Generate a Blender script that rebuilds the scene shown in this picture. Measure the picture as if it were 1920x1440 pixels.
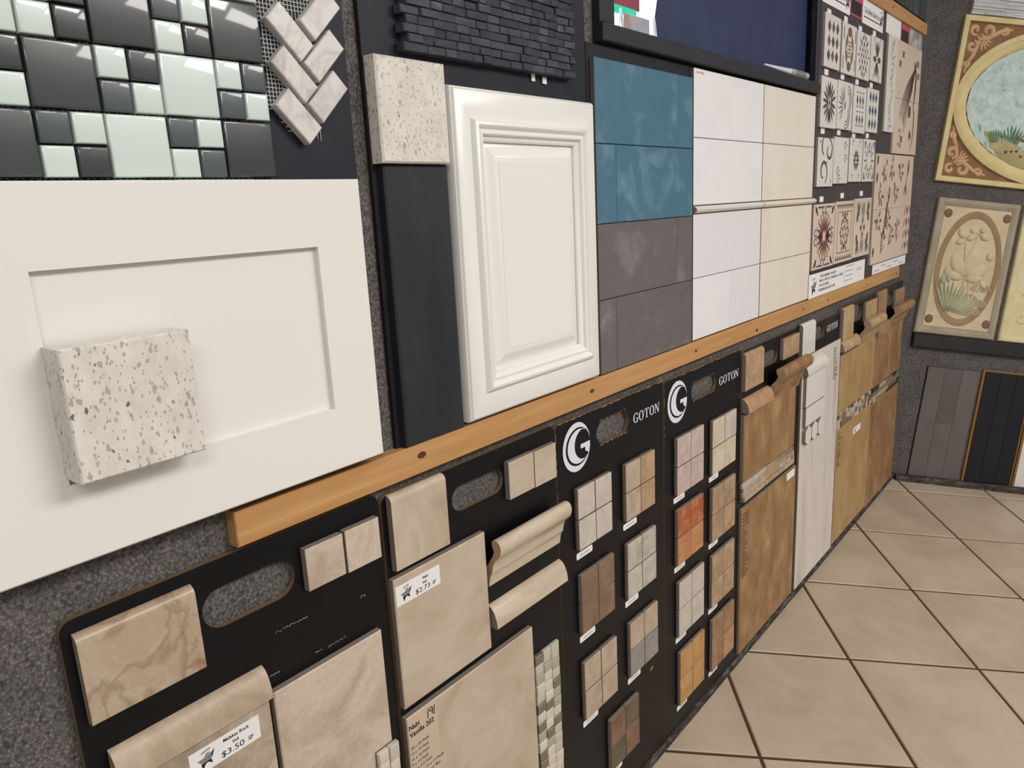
import bpy, bmesh, math, random
from mathutils import Matrix, Vector
random.seed(7)
for o in list(bpy.data.objects): bpy.data.objects.remove(o)
scene = bpy.context.scene
COL = scene.collection
T = 0.335            # one floor tile (about 13 inches) in metres; all layout numbers are in tiles
D2R = math.pi/180

# ------------------------------------------------------------------ camera
cam_d = bpy.data.cameras.new('camera'); cam = bpy.data.objects.new('camera', cam_d); COL.objects.link(cam)
cam_d.sensor_width = 36.0; cam_d.lens = 1410.0/1920*36; cam_d.clip_start = 0.02
_r = Vector((0.62992332, -0.7707543, 0.09557418)); _u = Vector((0.20772315, 0.28577275, 0.93551324)); _f = Vector((0.74836335, 0.56944864, -0.34011843))
cam.matrix_world = Matrix(((_r.x, _u.x, -_f.x, -4.5466*T), (_r.y, _u.y, -_f.y, -1.2670*T), (_r.z, _u.z, -_f.z, 3.6143*T), (0, 0, 0, 1)))
scene.camera = cam
# ------------------------------------------------------------------ light
world = bpy.data.worlds.new('world'); scene.world = world; world.use_nodes = True
world.node_tree.nodes['Background'].inputs[0].default_value = (1.0, 0.975, 0.955, 1)
world.node_tree.nodes['Background'].inputs[1].default_value = 0.40
def area(name, loc, size, size_y, power, rot=(0, 0, 0), col=(1, 0.965, 0.925)):
    l = bpy.data.lights.new(name, 'AREA'); l.shape = 'RECTANGLE'; l.size = size; l.size_y = size_y; l.energy = power; l.color = col
    o = bpy.data.objects.new(name, l); COL.objects.link(o); o.location = loc; o.rotation_euler = rot
    return o
area('ceiling_light_near', (-0.4, -1.7, 2.75), 1.25, 0.6, 45)
area('ceiling_light_left', (-2.6, -1.5, 2.75), 1.25, 0.6, 30)
area('ceiling_light_far', (1.0, -2.1, 2.75), 1.25, 0.6, 27)
scene.view_settings.view_transform = 'Standard'; scene.view_settings.look = 'None'
scene.view_settings.exposure = 0.07; scene.view_settings.gamma = 1.0; scene.view_settings.use_curve_mapping = False

# ------------------------------------------------------------------ materials
def lin(c):
    if isinstance(c, str):
        c = c.lstrip('#'); c = [int(c[i:i+2], 16)/255 for i in (0, 2, 4)]
        c = [x/12.92 if x <= 0.04045 else ((x+0.055)/1.055)**2.4 for x in c]
    return (c[0], c[1], c[2], 1.0)
MATS = {}
class NT:
    def __init__(s, name):
        s.m = bpy.data.materials.new(name); s.m.use_nodes = True; s.t = s.m.node_tree; s.n = s.t.nodes; s.b = s.n['Principled BSDF']
    def add(s, typ, **kw):
        n = s.n.new(typ)
        for k, v in kw.items():
            if k in n.inputs.keys() if hasattr(n.inputs, 'keys') else False: n.inputs[k].default_value = v
            else: setattr(n, k, v)
        return n
    def link(s, a, b): s.t.links.new(a, b)
    def coords(s, stretch=(1, 1, 1), rot=(0, 0, 0), rnd=True):
        tc = s.n.new('ShaderNodeTexCoord'); mp = s.n.new('ShaderNodeMapping'); mp.inputs['Scale'].default_value = stretch; mp.inputs['Rotation'].default_value = rot
        s.link(tc.outputs['Object'], mp.inputs['Vector'])
        if rnd:
            oi = s.n.new('ShaderNodeObjectInfo'); mu = s.n.new('ShaderNodeMath'); mu.operation = 'MULTIPLY'; mu.inputs[1].default_value = 37.0
            s.link(oi.outputs['Random'], mu.inputs[0]); s.link(mu.outputs[0], mp.inputs['Location'])
        return mp.outputs['Vector']
    def noise(s, vec, scale, detail=4, dist=0, rough=0.55):
        n = s.n.new('ShaderNodeTexNoise'); n.inputs['Scale'].default_value = scale; n.inputs['Detail'].default_value = detail
        n.inputs['Distortion'].default_value = dist; n.inputs['Roughness'].default_value = rough; s.link(vec, n.inputs['Vector']); return n.outputs['Fac']
    def voro(s, vec, scale, feature='F1', rnd=1.0):
        n = s.n.new('ShaderNodeTexVoronoi'); n.feature = feature; n.inputs['Scale'].default_value = scale; n.inputs['Randomness'].default_value = rnd
        s.link(vec, n.inputs['Vector']); return n
    def ramp(s, fac, stops, interp='LINEAR'):
        n = s.n.new('ShaderNodeValToRGB'); n.color_ramp.interpolation = interp; e = n.color_ramp.elements
        while len(e) < len(stops): e.new(0.5)
        for i, (p, c) in enumerate(stops): e[i].position = p; e[i].color = lin(c)
        s.link(fac, n.inputs['Fac']); return n.outputs['Color']
    def mix(s, fac, a, b, typ='MIX'):
        n = s.n.new('ShaderNodeMix'); n.data_type = 'RGBA'; n.blend_type = typ
        if isinstance(fac, (int, float)): n.inputs[0].default_value = fac
        else: s.link(fac, n.inputs[0])
        for i, x in ((6, a), (7, b)):
            if isinstance(x, (str, tuple, list)): n.inputs[i].default_value = lin(x)
            else: s.link(x, n.inputs[i])
        return n.outputs[2]
    def bump(s, h, strength=0.3, dist=0.002):
        n = s.n.new('ShaderNodeBump'); n.inputs['Strength'].default_value = strength; n.inputs['Distance'].default_value = dist
        s.link(h, n.inputs['Height']); s.link(n.outputs['Normal'], s.b.inputs['Normal'])
    def col(s, c):
        if isinstance(c, (str, tuple, list)): s.b.inputs['Base Color'].default_value = lin(c)
        else: s.link(c, s.b.inputs['Base Color'])
    def set(s, rough=0.5, spec=0.5, metal=0.0, coat=0.0, coat_rough=0.05, trans=0.0, alpha=1.0):
        s.b.inputs['Roughness'].default_value = rough; s.b.inputs['Specular IOR Level'].default_value = spec; s.b.inputs['Metallic'].default_value = metal
        s.b.inputs['Coat Weight'].default_value = coat; s.b.inputs['Coat Roughness'].default_value = coat_rough
        s.b.inputs['Transmission Weight'].default_value = trans; s.b.inputs['Alpha'].default_value = alpha
        return s.m
def plain(name, c, rough=0.5, spec=0.5, coat=0.0, metal=0.0):
    if name in MATS: return MATS[name]
    n = NT(name); n.col(c); MATS[name] = n.set(rough, spec, metal, coat); return MATS[name]
def mottled(name, stops, scale=14, detail=6, dist=0.6, rough=0.45, spec=0.4, fine=0.12, fine_scale=160, stretch=(1, 1, 1), bump=0.0, coat=0.0, rough_n=0.6):
    """cloudy two or three tone stone / glaze with a fine grain on top"""
    if name in MATS: return MATS[name]
    n = NT(name); v = n.coords(stretch)
    f = n.noise(v, scale, detail, dist, rough_n); c = n.ramp(f, stops)
    g = n.noise(v, fine_scale, 3, 0, 0.6); gr = n.ramp(g, [(0.3, (0.35, 0.35, 0.35)), (0.7, (0.65, 0.65, 0.65))])
    c = n.mix(fine, c, gr, 'OVERLAY'); n.col(c)
    if bump: n.bump(g, bump, 0.0008)
    MATS[name] = n.set(rough, spec, coat=coat); return MATS[name]
def veined(name, base, vein, vein2, scale=9, rough=0.35, stretch=(1, 1, 1), spec=0.5):
    if name in MATS: return MATS[name]
    n = NT(name); v = n.coords(stretch)
    f = n.noise(v, scale, 5, 1.6, 0.55); c = n.ramp(f, [(0.36, vein2), (0.46, base), (0.56, base), (0.66, vein)])
    w = n.noise(v, scale*0.7, 4, 3.0, 0.5)
    ve = n.ramp(w, [(0.44, (0, 0, 0)), (0.5, (1, 1, 1)), (0.56, (0, 0, 0))])
    c = n.mix(n.mix(0.6, (0, 0, 0), ve), c, vein)
    g = n.noise(v, 240, 2); c = n.mix(0.1, c, n.ramp(g, [(0.3, (0.3, 0.3, 0.3)), (0.7, (0.7, 0.7, 0.7))]), 'OVERLAY')
    n.col(c); MATS[name] = n.set(rough, spec); return MATS[name]
# sample tile clays, named after how they look
travertine = lambda: mottled('travertine_beige', [(0.25, '#937f6a'), (0.45, '#ab9781'), (0.6, '#b8a893'), (0.8, '#a58f78')], 12, 8, 1.2)
swirl = lambda: veined('swirled_travertine', '#ad987f', '#876d52', '#b8a590', 11)
rock = lambda: mottled('rock_taupe', [(0.3, '#8f7f6c'), (0.5, '#a39280'), (0.62, '#b3a390'), (0.7, '#c8b9a4')], 18, 9, 0.3, fine=0.35)
cloudy = lambda: mottled('cloudy_beige', [(0.25, '#9d8a76'), (0.42, '#b5a38f'), (0.55, '#c6b6a4'), (0.75, '#b0977d')], 11, 9, 0.7, fine=0.25)
vanilla = lambda: mottled('vanilla_tile', [(0.28, '#a08b74'), (0.45, '#b5a38e'), (0.6, '#bfb09c'), (0.76, '#aa947b')], 8, 7, 0.8, fine=0.1)
def stone(key):
    S = {'cream': ['#b8a991', '#c6b8a1', '#d0c4b0'], 'white': ['#b0a598', '#bfb4a8', '#cac0b5'], 'tan': ['#957758', '#aa8d6c', '#bba285'], 'brown': ['#6d5745', '#7c6450', '#8c745f'],
         'marble': ['#8f867d', '#b3a99d', '#c9c0b5'], 'beige': ['#9f8a75', '#b09c86', '#bdab97'], 'grey': ['#77706a', '#8b847e', '#9a938c'],
         'slate_rust': ['#5e4636', '#7c5b47', '#8d6a52'], 'slate_green': ['#4e4438', '#615644', '#736551'], 'pink': ['#a9968b', '#bda99e', '#cdbcb1'],
         'red': ['#8a4528', '#a85b36', '#c07f58'], 'terracotta': ['#9c5f38', '#b47a4e', '#c4936a'], 'khaki': ['#8c7155', '#a3876a', '#b59b7d'], 'honey': ['#967050', '#ad8562', '#bd9876'],
         'amber': ['#a0733f', '#b58752', '#c39866'], 'cocoa': ['#7d5b3e', '#967353', '#a98665'], 'sand': ['#9a7e5c', '#b0946e', '#bfa681']}[key]
    return mottled('stone_'+key, [(0.25, S[0]), (0.5, S[1]), (0.75, S[2])], 26, 6, 1.0, fine=0.18)
brown_slab = lambda: mottled('brown_slab', [(0.22, '#7a5836'), (0.42, '#8b6844'), (0.58, '#9a7851'), (0.74, '#b3926b')], 15, 9, 0.25, fine=0.3, stretch=(1.3, 0.7, 1))
ochre_slab = lambda: mottled('ochre_slab', [(0.2, '#8f7148'), (0.45, '#a68658'), (0.7, '#b6976a')], 12, 8, 0.2, fine=0.15, stretch=(1.2, 0.7, 1))
edge_clay = lambda: plain('fired_clay_edge', '#82756a', 0.85, 0.2)
def quartz():
    if 'quartz' in MATS: return MATS['quartz']
    n = NT('speckled_quartz'); v = n.coords((1, 0.62, 1), (0.3, 0.2, 0.7))
    c = n.ramp(n.noise(v, 60, 3), [(0.35, '#cfc8bd'), (0.65, '#ddd7cd')])
    for sc, th, colr, a in ((210, 0.09, '#a0978c', 0.8), (330, 0.14, '#a8a096', 0.8), (520, 0.12, '#8a8278', 0.7), (300, 0.015, '#5a534b', 0.9)):
        dv = n.noise(v, sc*1.3, 2); mpv = n.n.new('ShaderNodeVectorMath'); mpv.operation = 'ADD'; n.link(v, mpv.inputs[0])
        sc_ = n.n.new('ShaderNodeVectorMath'); sc_.operation = 'SCALE'; sc_.inputs['Scale'].default_value = 0.9/sc; n.link(n.n[dv.node.name].outputs['Color'], sc_.inputs[0]); n.link(sc_.outputs[0], mpv.inputs[1])
        vo = n.voro(mpv.outputs[0], sc); cc = n.n.new('ShaderNodeSeparateColor'); n.link(vo.outputs['Color'], cc.inputs[0])
        lt = n.n.new('ShaderNodeMath'); lt.operation = 'LESS_THAN'; lt.inputs[1].default_value = th; n.link(cc.outputs[0], lt.inputs[0])
        l2 = n.n.new('ShaderNodeMath'); l2.operation = 'LESS_THAN'; l2.inputs[1].default_value = 0.42; n.link(vo.outputs['Distance'], l2.inputs[0])
        m = n.n.new('ShaderNodeMath'); m.operation = 'MULTIPLY'; n.link(lt.outputs[0], m.inputs[0]); n.link(l2.outputs[0], m.inputs[1])
        m2 = n.n.new('ShaderNodeMath'); m2.operation = 'MULTIPLY'; m2.inputs[1].default_value = a; n.link(m.outputs[0], m2.inputs[0])
        c = n.mix(m2.outputs[0], c, colr)
    n.col(c); MATS['quartz'] = n.set(0.3, 0.5); return MATS['quartz']
def carpet(name='loop_pile_carpet', a='#2c2a2a', b='#5d5a5a', scale=400):
    if name in MATS: return MATS[name]
    n = NT(name); v = n.coords((1.0, 0.8, 1.0), rnd=False)
    vo = n.voro(v, scale, 'SMOOTH_F1', 0.75); nz = n.noise(v, 22, 4); n2 = n.noise(v, 420, 2)
    c = n.ramp(vo.outputs['Distance'], [(0.05, '#817d7a'), (0.35, '#676360'), (0.8, '#373433')])
    cc = n.ramp(vo.outputs['Color'], [(0.1, (0.25, 0.25, 0.25)), (0.9, (0.75, 0.75, 0.75))])
    c = n.mix(0.55, c, cc, 'OVERLAY'); c = n.mix(0.5, c, n.ramp(nz, [(0.3, (0.38, 0.38, 0.39)), (0.7, (0.62, 0.61, 0.6))]), 'OVERLAY')
    n.col(c)
    inv = n.n.new('ShaderNodeMath'); inv.operation = 'SUBTRACT'; inv.inputs[0].default_value = 1.0; n.link(vo.outputs['Distance'], inv.inputs[1]); n.bump(inv.outputs[0], 0.8, 0.0025)
    MATS[name] = n.set(1.0, 0.05); return MATS[name]
def wood():
    if 'pine' in MATS: return MATS['pine']
    n = NT('varnished_pine'); v = n.coords((1.5, 22, 22), rnd=False)
    c = n.ramp(n.noise(v, 3.0, 6, 0.4), [(0.15, '#a97a47'), (0.5, '#b98a56'), (0.75, '#c59a66')])
    w = n.noise(v, 12, 3); c = n.mix(0.12, c, n.ramp(w, [(0.3, (0.35, 0.35, 0.35)), (0.7, (0.62, 0.62, 0.62))]), 'OVERLAY')
    n.col(c); MATS['pine'] = n.set(0.42, 0.4); return MATS['pine']
black_board = lambda: mottled('black_laminate', [(0.3, '#070609'), (0.7, '#0b0a0e')], 20, 4, 0, 0.40, 0.28, 0.3, 300)
panel_black = lambda: mottled('painted_black_panel', [(0.3, '#181922'), (0.7, '#1f2029')], 30, 4, 0, 0.5, 0.3, 0.2, 250)  # black paint; bluish tint puts the cool light it reflects into the colour
mdf = lambda: plain('raw_mdf_edge', '#6f5b45', 0.9, 0.1)
white_paint = lambda: plain('white_lacquer', '#e3dfd9', 0.32, 0.45)
white_satin = lambda: plain('white_satin_paint', '#e6e3dd', 0.22, 0.5)
paper = lambda: plain('white_paper', '#e4e1de', 0.8, 0.2)
ink = lambda: plain('black_ink', '#1c1a1a', 0.8, 0.1)
def glazed(name, a, b, c, rough=0.28):
    return mottled(name, [(0.2, a), (0.42, b), (0.55, b), (0.78, c)], 11, 8, 0.5, rough, 0.5, 0.12, 60, bump=0.02)
def glass_mat(name, colr, rough=0.06):
    if name in MATS: return MATS[name]
    n = NT(name); n.col(colr); MATS[name] = n.set(0.35, 0.5, coat=1.0, coat_rough=rough); return MATS[name]
def emit(name, colr, s):
    if name in MATS: return MATS[name]
    n = NT(name); n.col((0, 0, 0)); n.b.inputs['Emission Color'].default_value = lin(colr); n.b.inputs['Emission Strength'].default_value = s
    MATS[name] = n.set(0.5, 0.0); return MATS[name]

# ------------------------------------------------------------------ frames
class Frame:
    def __init__(s, origin, x, y, z):
        s.M = Matrix(((x[0], y[0], z[0], origin[0]*T), (x[1], y[1], z[1], origin[1]*T), (x[2], y[2], z[2], origin[2]*T), (0, 0, 0, 1)))
th = 10.8*D2R; sn, cs = math.sin(th), math.cos(th)
LEFT = Frame((0, 0.02, 0.06), (1, 0, 0), (0, sn, cs), (0, -cs, sn))                      # leaning display wall: u along, v up the slope, w out
ea = 54*D2R; ec, es = math.cos(ea), math.sin(ea)
END = Frame((4.72, 0, 0), (ec, -es, 0), (es*sn, ec*sn, cs), (-es*cs, -ec*cs, sn))        # leaning end wall
FLOOR = Frame((0, 0, 0), (1, 0, 0), (0, 1, 0), (0, 0, 1))
POS = {}
def put(o, parent, F, u, v, w, rot=0.0):
    COL.objects.link(o); POS[o.name] = (u, v, w)
    if parent is None:
        o.matrix_world = F.M @ Matrix.Translation((u*T, v*T, w*T)) @ Matrix.Rotation(rot, 4, 'Z')
    else:
        p = POS[parent.name]; o.parent = parent
        o.matrix_local = Matrix.Translation(((u-p[0])*T, (v-p[1])*T, (w-p[2])*T)) @ Matrix.Rotation(rot, 4, 'Z')
    return o
def tag(o, label, cat, group=None, kind=None):
    o['label'] = label; o['category'] = cat
    if group: o['group'] = group
    if kind: o['kind'] = kind
    return o
def thing(name, F, u, v, w, label, cat, group=None):
    return tag(put(bpy.data.objects.new(name, None), None, F, u, v, w), label, cat, group)
def struct(o): o['kind'] = 'structure'; return o
def mesh_from(name, verts, faces, mats, idx=None, smooth=None):
    me = bpy.data.meshes.new(name); me.from_pydata([(x*T, y*T, z*T) for x, y, z in verts], [], faces)
    for m in mats: me.materials.append(m)
    if idx:
        for p, i in zip(me.polygons, idx): p.material_index = i
    me.validate(); me.update()
    if smooth:
        for p in me.polygons: p.use_smooth = True
        me.set_sharp_from_angle(angle=smooth*D2R)
    return me
CACHE = {}
def box_mesh(name, a, b, d, bev, mat, side=None):
    """chamfered slab, origin at the middle of its back"""
    key = (name, round(a, 4), round(b, 4), round(d, 4), bev, mat.name, side.name if side else '')
    if key in CACHE: return CACHE[key]
    x, y = a/2, b/2; e = min(bev, x*0.8, y*0.8, d*0.8); V = []
    for (k, z) in ((0, 0), (0, d-e), (e, d)):
        V += [(-x+k, -y+k, z), (x-k, -y+k, z), (x-k, y-k, z), (-x+k, y-k, z)]
    Fc = [(3, 2, 1, 0), (8, 9, 10, 11)]; ix = [1, 0]
    for L in (0, 4):
        for i in range(4):
            j = (i+1) % 4; Fc.append((L+i, L+j, L+4+j, L+4+i)); ix.append(1 if L == 0 else 0)
    me = mesh_from(name, V, Fc, [mat, side or mat], ix if side else None); CACHE[key] = me; return me
def pillow_mesh(name, a, b, d, r, mat):
    key = ('pillow', round(a, 4), round(b, 4), round(d, 4), r, mat.name)
    if key in CACHE: return CACHE[key]
    x, y = a/2, b/2; r = min(r, x*0.7, y*0.7, d*0.7); V = []; L = [(0, 0)]+[(r*(1-math.cos(t*D2R)), d-r+r*math.sin(t*D2R)) for t in (0, 30, 60, 90)]
    for k, z in L: V += [(-x+k, -y+k, z), (x-k, -y+k, z), (x-k, y-k, z), (-x+k, y-k, z)]
    Fc = [(3, 2, 1, 0)]; n = len(L)
    for q in range(n-1): Fc += [(4*q+i, 4*q+(i+1) % 4, 4*q+4+(i+1) % 4, 4*q+4+i) for i in range(4)]
    Fc.append(tuple(range(4*n-4, 4*n))); me = mesh_from(name, V, Fc, [mat], None, 50); CACHE[key] = me; return me
def pillow(name, parent, F, u0, u1, v0, v1, w0, w1, mat, r=0.007):
    return put(bpy.data.objects.new(name, pillow_mesh(name, u1-u0, v1-v0, w1-w0, r, mat)), parent, F, (u0+u1)/2, (v0+v1)/2, w0)
def box(name, parent, F, u0, u1, v0, v1, w0, w1, mat, bev=0.003, side=None, rot=0.0):
    me = box_mesh(name, u1-u0, v1-v0, w1-w0, bev, mat, side)
    return put(bpy.data.objects.new(name, me), parent, F, (u0+u1)/2, (v0+v1)/2, w0, rot)
def tri_fill(loops):
    bm = bmesh.new()
    for lp in loops:
        vs = [bm.verts.new((x, y, 0)) for x, y in lp]
        for i in range(len(vs)): bm.edges.new((vs[i], vs[(i+1) % len(vs)]))
    bmesh.ops.triangle_fill(bm, edges=bm.edges[:], use_beauty=True); bm.verts.index_update(); bm.normal_update()
    V = [(v.co.x, v.co.y) for v in bm.verts]; Fc = []
    for f in bm.faces:
        idx = [v.index for v in f.verts]; Fc.append(idx if f.normal.z >= 0 else idx[::-1])
    bm.free(); return V, Fc
def plate(name, parent, F, loops, w0, w1, mat, side=None, bev=0.0):
    """flat plate of any outline (first loop) with holes (other loops)"""
    xs = [p[0] for p in loops[0]]; ys = [p[1] for p in loops[0]]; cu, cv = (min(xs)+max(xs))/2, (min(ys)+max(ys))/2; d = w1-w0
    loops = [[(x-cu, y-cv) for x, y in lp] for lp in loops]
    P, Fc = tri_fill(loops); n = len(P); V = [(x, y, d) for x, y in P]+[(x, y, 0) for x, y in P]
    faces = [tuple(f) for f in Fc]+[tuple(i+n for i in f[::-1]) for f in Fc]; ix = [0]*len(Fc)+[1]*len(Fc); base = 0
    for k, lp in enumerate(loops):
        m = len(lp); area2 = sum(lp[i][0]*lp[(i+1) % m][1]-lp[(i+1) % m][0]*lp[i][1] for i in range(m)); ccw = (area2 > 0) == (k == 0)
        for i in range(m):
            a, b = base+i, base+(i+1) % m
            faces.append((b, a, a+n, b+n) if ccw else (a, b, b+n, a+n)); ix.append(1)
        base += m
    me = mesh_from(name, V, faces, [mat, side or mat], ix)
    return put(bpy.data.objects.new(name, me), parent, F, cu, cv, w0)
def profile(name, parent, F, u0, u1, prof, mat, end=None, smooth=40):
    """moulding: closed (v, w) section, run along u"""
    m = len(prof); cv = sum(p[0] for p in prof)/m; h = (u1-u0)/2; n = 1
    V = [(-h, v-cv, w) for v, w in prof]+[(h, v-cv, w) for v, w in prof]
    A = sum(prof[i][0]*prof[(i+1) % m][1]-prof[(i+1) % m][0]*prof[i][1] for i in range(m)) > 0
    faces = []; ix = []
    for i in range(m):
        j = (i+1) % m; q = (i, j, j+m, i+m); faces.append(q[::-1] if A else q); ix.append(0)
    a = tuple(range(m)); b = tuple(range(m, 2*m)); faces += [a[::-1], b] if A else [a, b[::-1]]; ix += [1, 1]
    me = mesh_from(name, V, faces, [mat, end or mat], ix, smooth)
    bm = bmesh.new(); bm.from_mesh(me); bmesh.ops.recalc_face_normals(bm, faces=bm.faces[:]); bm.to_mesh(me); bm.free()
    return put(bpy.data.objects.new(name, me), parent, F, (u0+u1)/2, cv, 0)
def rings(name, parent, F, rects, mat, fill_last=True, smooth=None, back=False):
    """nested rectangles (u0,u1,v0,v1,w) joined one after the other"""
    r0 = rects[0]; cu, cv = (r0[0]+r0[1])/2, (r0[2]+r0[3])/2; V = []; Fc = []
    for (a, b, c, d, w) in rects: V += [(a-cu, c-cv, w), (b-cu, c-cv, w), (b-cu, d-cv, w), (a-cu, d-cv, w)]
    for k in range(len(rects)-1):
        for i in range(4): Fc.append((4*k+i, 4*k+(i+1) % 4, 4*k+4+(i+1) % 4, 4*k+4+i))
    if fill_last: n = 4*(len(rects)-1); Fc.append((n, n+1, n+2, n+3))
    if back: Fc.append((3, 2, 1, 0))
    me = mesh_from(name, V, Fc, [mat], None, smooth)
    return put(bpy.data.objects.new(name, me), parent, F, cu, cv, 0)
def inset(r, k, w): return (r[0]+k, r[1]-k, r[2]+k, r[3]-k, w)
# ---- flat print: polygons, strokes and lettering gathered in one mesh
TEXTS = {}
def text_polys(s, bold=False):
    if (s, bold) in TEXTS: return TEXTS[(s, bold)]
    c = bpy.data.curves.new('lettering', 'FONT'); c.body = s; c.size = 1.0; c.resolution_u = 3
    if bold: c.offset = 0.018
    o = bpy.data.objects.new('lettering', c); me = bpy.data.meshes.new_from_object(o)
    V = [(v.co.x, v.co.y) for v in me.vertices]; Fc = [tuple(p.vertices) for p in me.polygons]
    bpy.data.objects.remove(o); bpy.data.curves.remove(c); bpy.data.meshes.remove(me)
    TEXTS[(s, bold)] = (V, Fc); return TEXTS[(s, bold)]
class Print:
    def __init__(s): s.V = []; s.F = []; s.I = []; s.m = []
    def mi(s, mat):
        if mat not in s.m: s.m.append(mat)
        return s.m.index(mat)
    def poly(s, pts, mat):
        n = len(s.V); A = sum(pts[i][0]*pts[(i+1) % len(pts)][1]-pts[(i+1) % len(pts)][0]*pts[i][1] for i in range(len(pts)))
        s.V += [(x, y, 0) for x, y in (pts if A > 0 else pts[::-1])]; s.F.append(tuple(range(n, n+len(pts)))); s.I.append(s.mi(mat)); return s
    def strip(s, pts, width, mat, taper=True):
        """ribbon along a polyline"""
        n = len(s.V); m = len(pts)
        for i, (x, y) in enumerate(pts):
            a = pts[max(0, i-1)]; b = pts[min(m-1, i+1)]; dx, dy = b[0]-a[0], b[1]-a[1]; L = math.hypot(dx, dy) or 1
            k = width/2*(math.sin(math.pi*(0.12+0.76*i/(m-1))) if taper else 1.0)
            s.V += [(x-dy/L*k, y+dx/L*k, 0), (x+dy/L*k, y-dx/L*k, 0)]
        for i in range(m-1): s.F.append((n+2*i+1, n+2*i+3, n+2*i+2, n+2*i)); s.I.append(s.mi(mat))
        return s
    def ell(s, cx, cy, rx, ry, mat, n=16): return s.poly([(cx+rx*math.cos(2*math.pi*i/n), cy+ry*math.sin(2*math.pi*i/n)) for i in range(n)], mat)
    def diamond(s, cx, cy, a, b, mat): return s.poly([(cx-a, cy), (cx, cy-b), (cx+a, cy), (cx, cy+b)], mat)
    def petal(s, cx, cy, L, w, ang, mat, r0=0.0):
        pts = []
        for i in range(7): t = i/6; pts.append((r0+t*L, w*math.sin(math.pi*t)**0.8))
        pts += [(p[0], -p[1]) for p in pts[-2:0:-1]]; c, q = math.cos(ang), math.sin(ang)
        return s.poly([(cx+x*c-y*q, cy+x*q+y*c) for x, y in pts], mat)
    def arc(s, cx, cy, r, a0, a1, width, mat, squash=1.0, n=12, spiral=0.0, taper=True):
        return s.strip([(cx+(r*(1-spiral*i/n))*math.cos((a0+(a1-a0)*i/n)*D2R), cy+squash*(r*(1-spiral*i/n))*math.sin((a0+(a1-a0)*i/n)*D2R)) for i in range(n+1)], width, mat, taper)
    def text(s, string, x, y, h, mat, width=None, bold=False, slant=0.0, align='L'):
        V, Fc = text_polys(string, bold)
        if not V: return s
        x0 = min(v[0] for v in V); x1 = max(v[0] for v in V); k = h/0.7; kx = k if width is None else width/(x1-x0)
        W = (x1-x0)*kx; ox = {'L': 0, 'C': -W/2, 'R': -W}[align]; n = len(s.V)
        s.V += [(x+ox+(v[0]-x0)*kx+slant*v[1]*k, y+v[1]*k, 0) for v in V]; i = s.mi(mat)
        for f in Fc: s.F.append(tuple(n+j for j in f)); s.I.append(i)
        return s
    def make(s, name, parent, F, w):
        xs = [v[0] for v in s.V]; ys = [v[1] for v in s.V]; cu, cv = (min(xs)+max(xs))/2, (min(ys)+max(ys))/2
        me = mesh_from(name, [(x-cu, y-cv, 0) for x, y, z in s.V], s.F, s.m, s.I)
        return put(bpy.data.objects.new(name, me), parent, F, cu, cv, w)
def arcpts(cx, cy, rx, ry, a0, a1, n=10): return [(cx+rx*math.cos((a0+(a1-a0)*i/n)*D2R), cy+ry*math.sin((a0+(a1-a0)*i/n)*D2R)) for i in range(n+1)]
def stadium(u0, u1, v0, v1, n=8):
    r = (v1-v0)/2; cy = (v0+v1)/2
    return arcpts(u1-r, cy, r, r, -90, 90, n)+arcpts(u0+r, cy, r, r, 90, 270, n)
def round_top(u0, u1, v0, v1, r=0.035): return [(u0, v0), (u1, v0)]+arcpts(u1-r, v1-r, r, r, 0, 90, 5)+arcpts(u0+r, v1-r, r, r, 90, 180, 5)
# ------------------------------------------------------------------ the setting
def build_setting():
    # floor: grout bed and one object per tile
    grout = plain('dark_grout', '#4a3a2a', 0.9, 0.1)
    bed = struct(box('floor', None, FLOOR, -9, 8, -9, 3.0, -0.2, -0.010, grout, 0.0))
    ft = floor_mat(); ax, ay = (0.63653848, -0.77124494), (0.77124494, 0.63653848)
    me = box_mesh('floor_tile', 0.978, 0.978, 0.05, 0.006, ft)
    for c in range(-6, 8):
        for r in range(-6, 10):
            cc, rr = c+0.5, r+0.5; u = cc*ax[0]+(rr-0.7176)*ay[0]; y = cc*ax[1]+(rr-0.7176)*ay[1]
            if y > 0.62 or u < -5.5 or u > 6.6 or y < -5: continue
            o = put(bpy.data.objects.new('floor_tile', me), bed, FLOOR, u, y, -0.05, -50.466*D2R)
    # leaning carpeted walls, the left one with a window opening
    cp = carpet()
    hole = [(-1.40, 4.02), (1.345, 4.02), (1.345, 5.6), (-1.40, 5.6)]
    struct(plate('wall_left', None, LEFT, [[(-8, 0.0), (5.2, 0.0), (5.9, 7.2), (-8, 7.2)], hole], -0.10, -0.025, cp))
    struct(box('wall_end', None, END, -0.75, 6.0, -0.05, 7.2, -0.08, 0.0, cp, 0.0))
    # scuffed kick strips at the foot of the walls
    kick = mottled('scuffed_black_kick', [(0.3, '#1d1b1b'), (0.5, '#3c3835'), (0.62, '#6a625a'), (0.72, '#2c2927')], 30, 8, 1.5, 0.8, 0.2, 0.3, stretch=(0.6, 3, 3))
    struct(box('baseboard_left', None, FLOOR, -8, 4.74, 0.0, 0.3, 0.0, 0.055, kick, 0.012))
    struct(box('baseboard_end', None, END, -0.03, 6.0, -0.04, 0.048, 0.0, 0.11, kick, 0.01))
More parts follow.
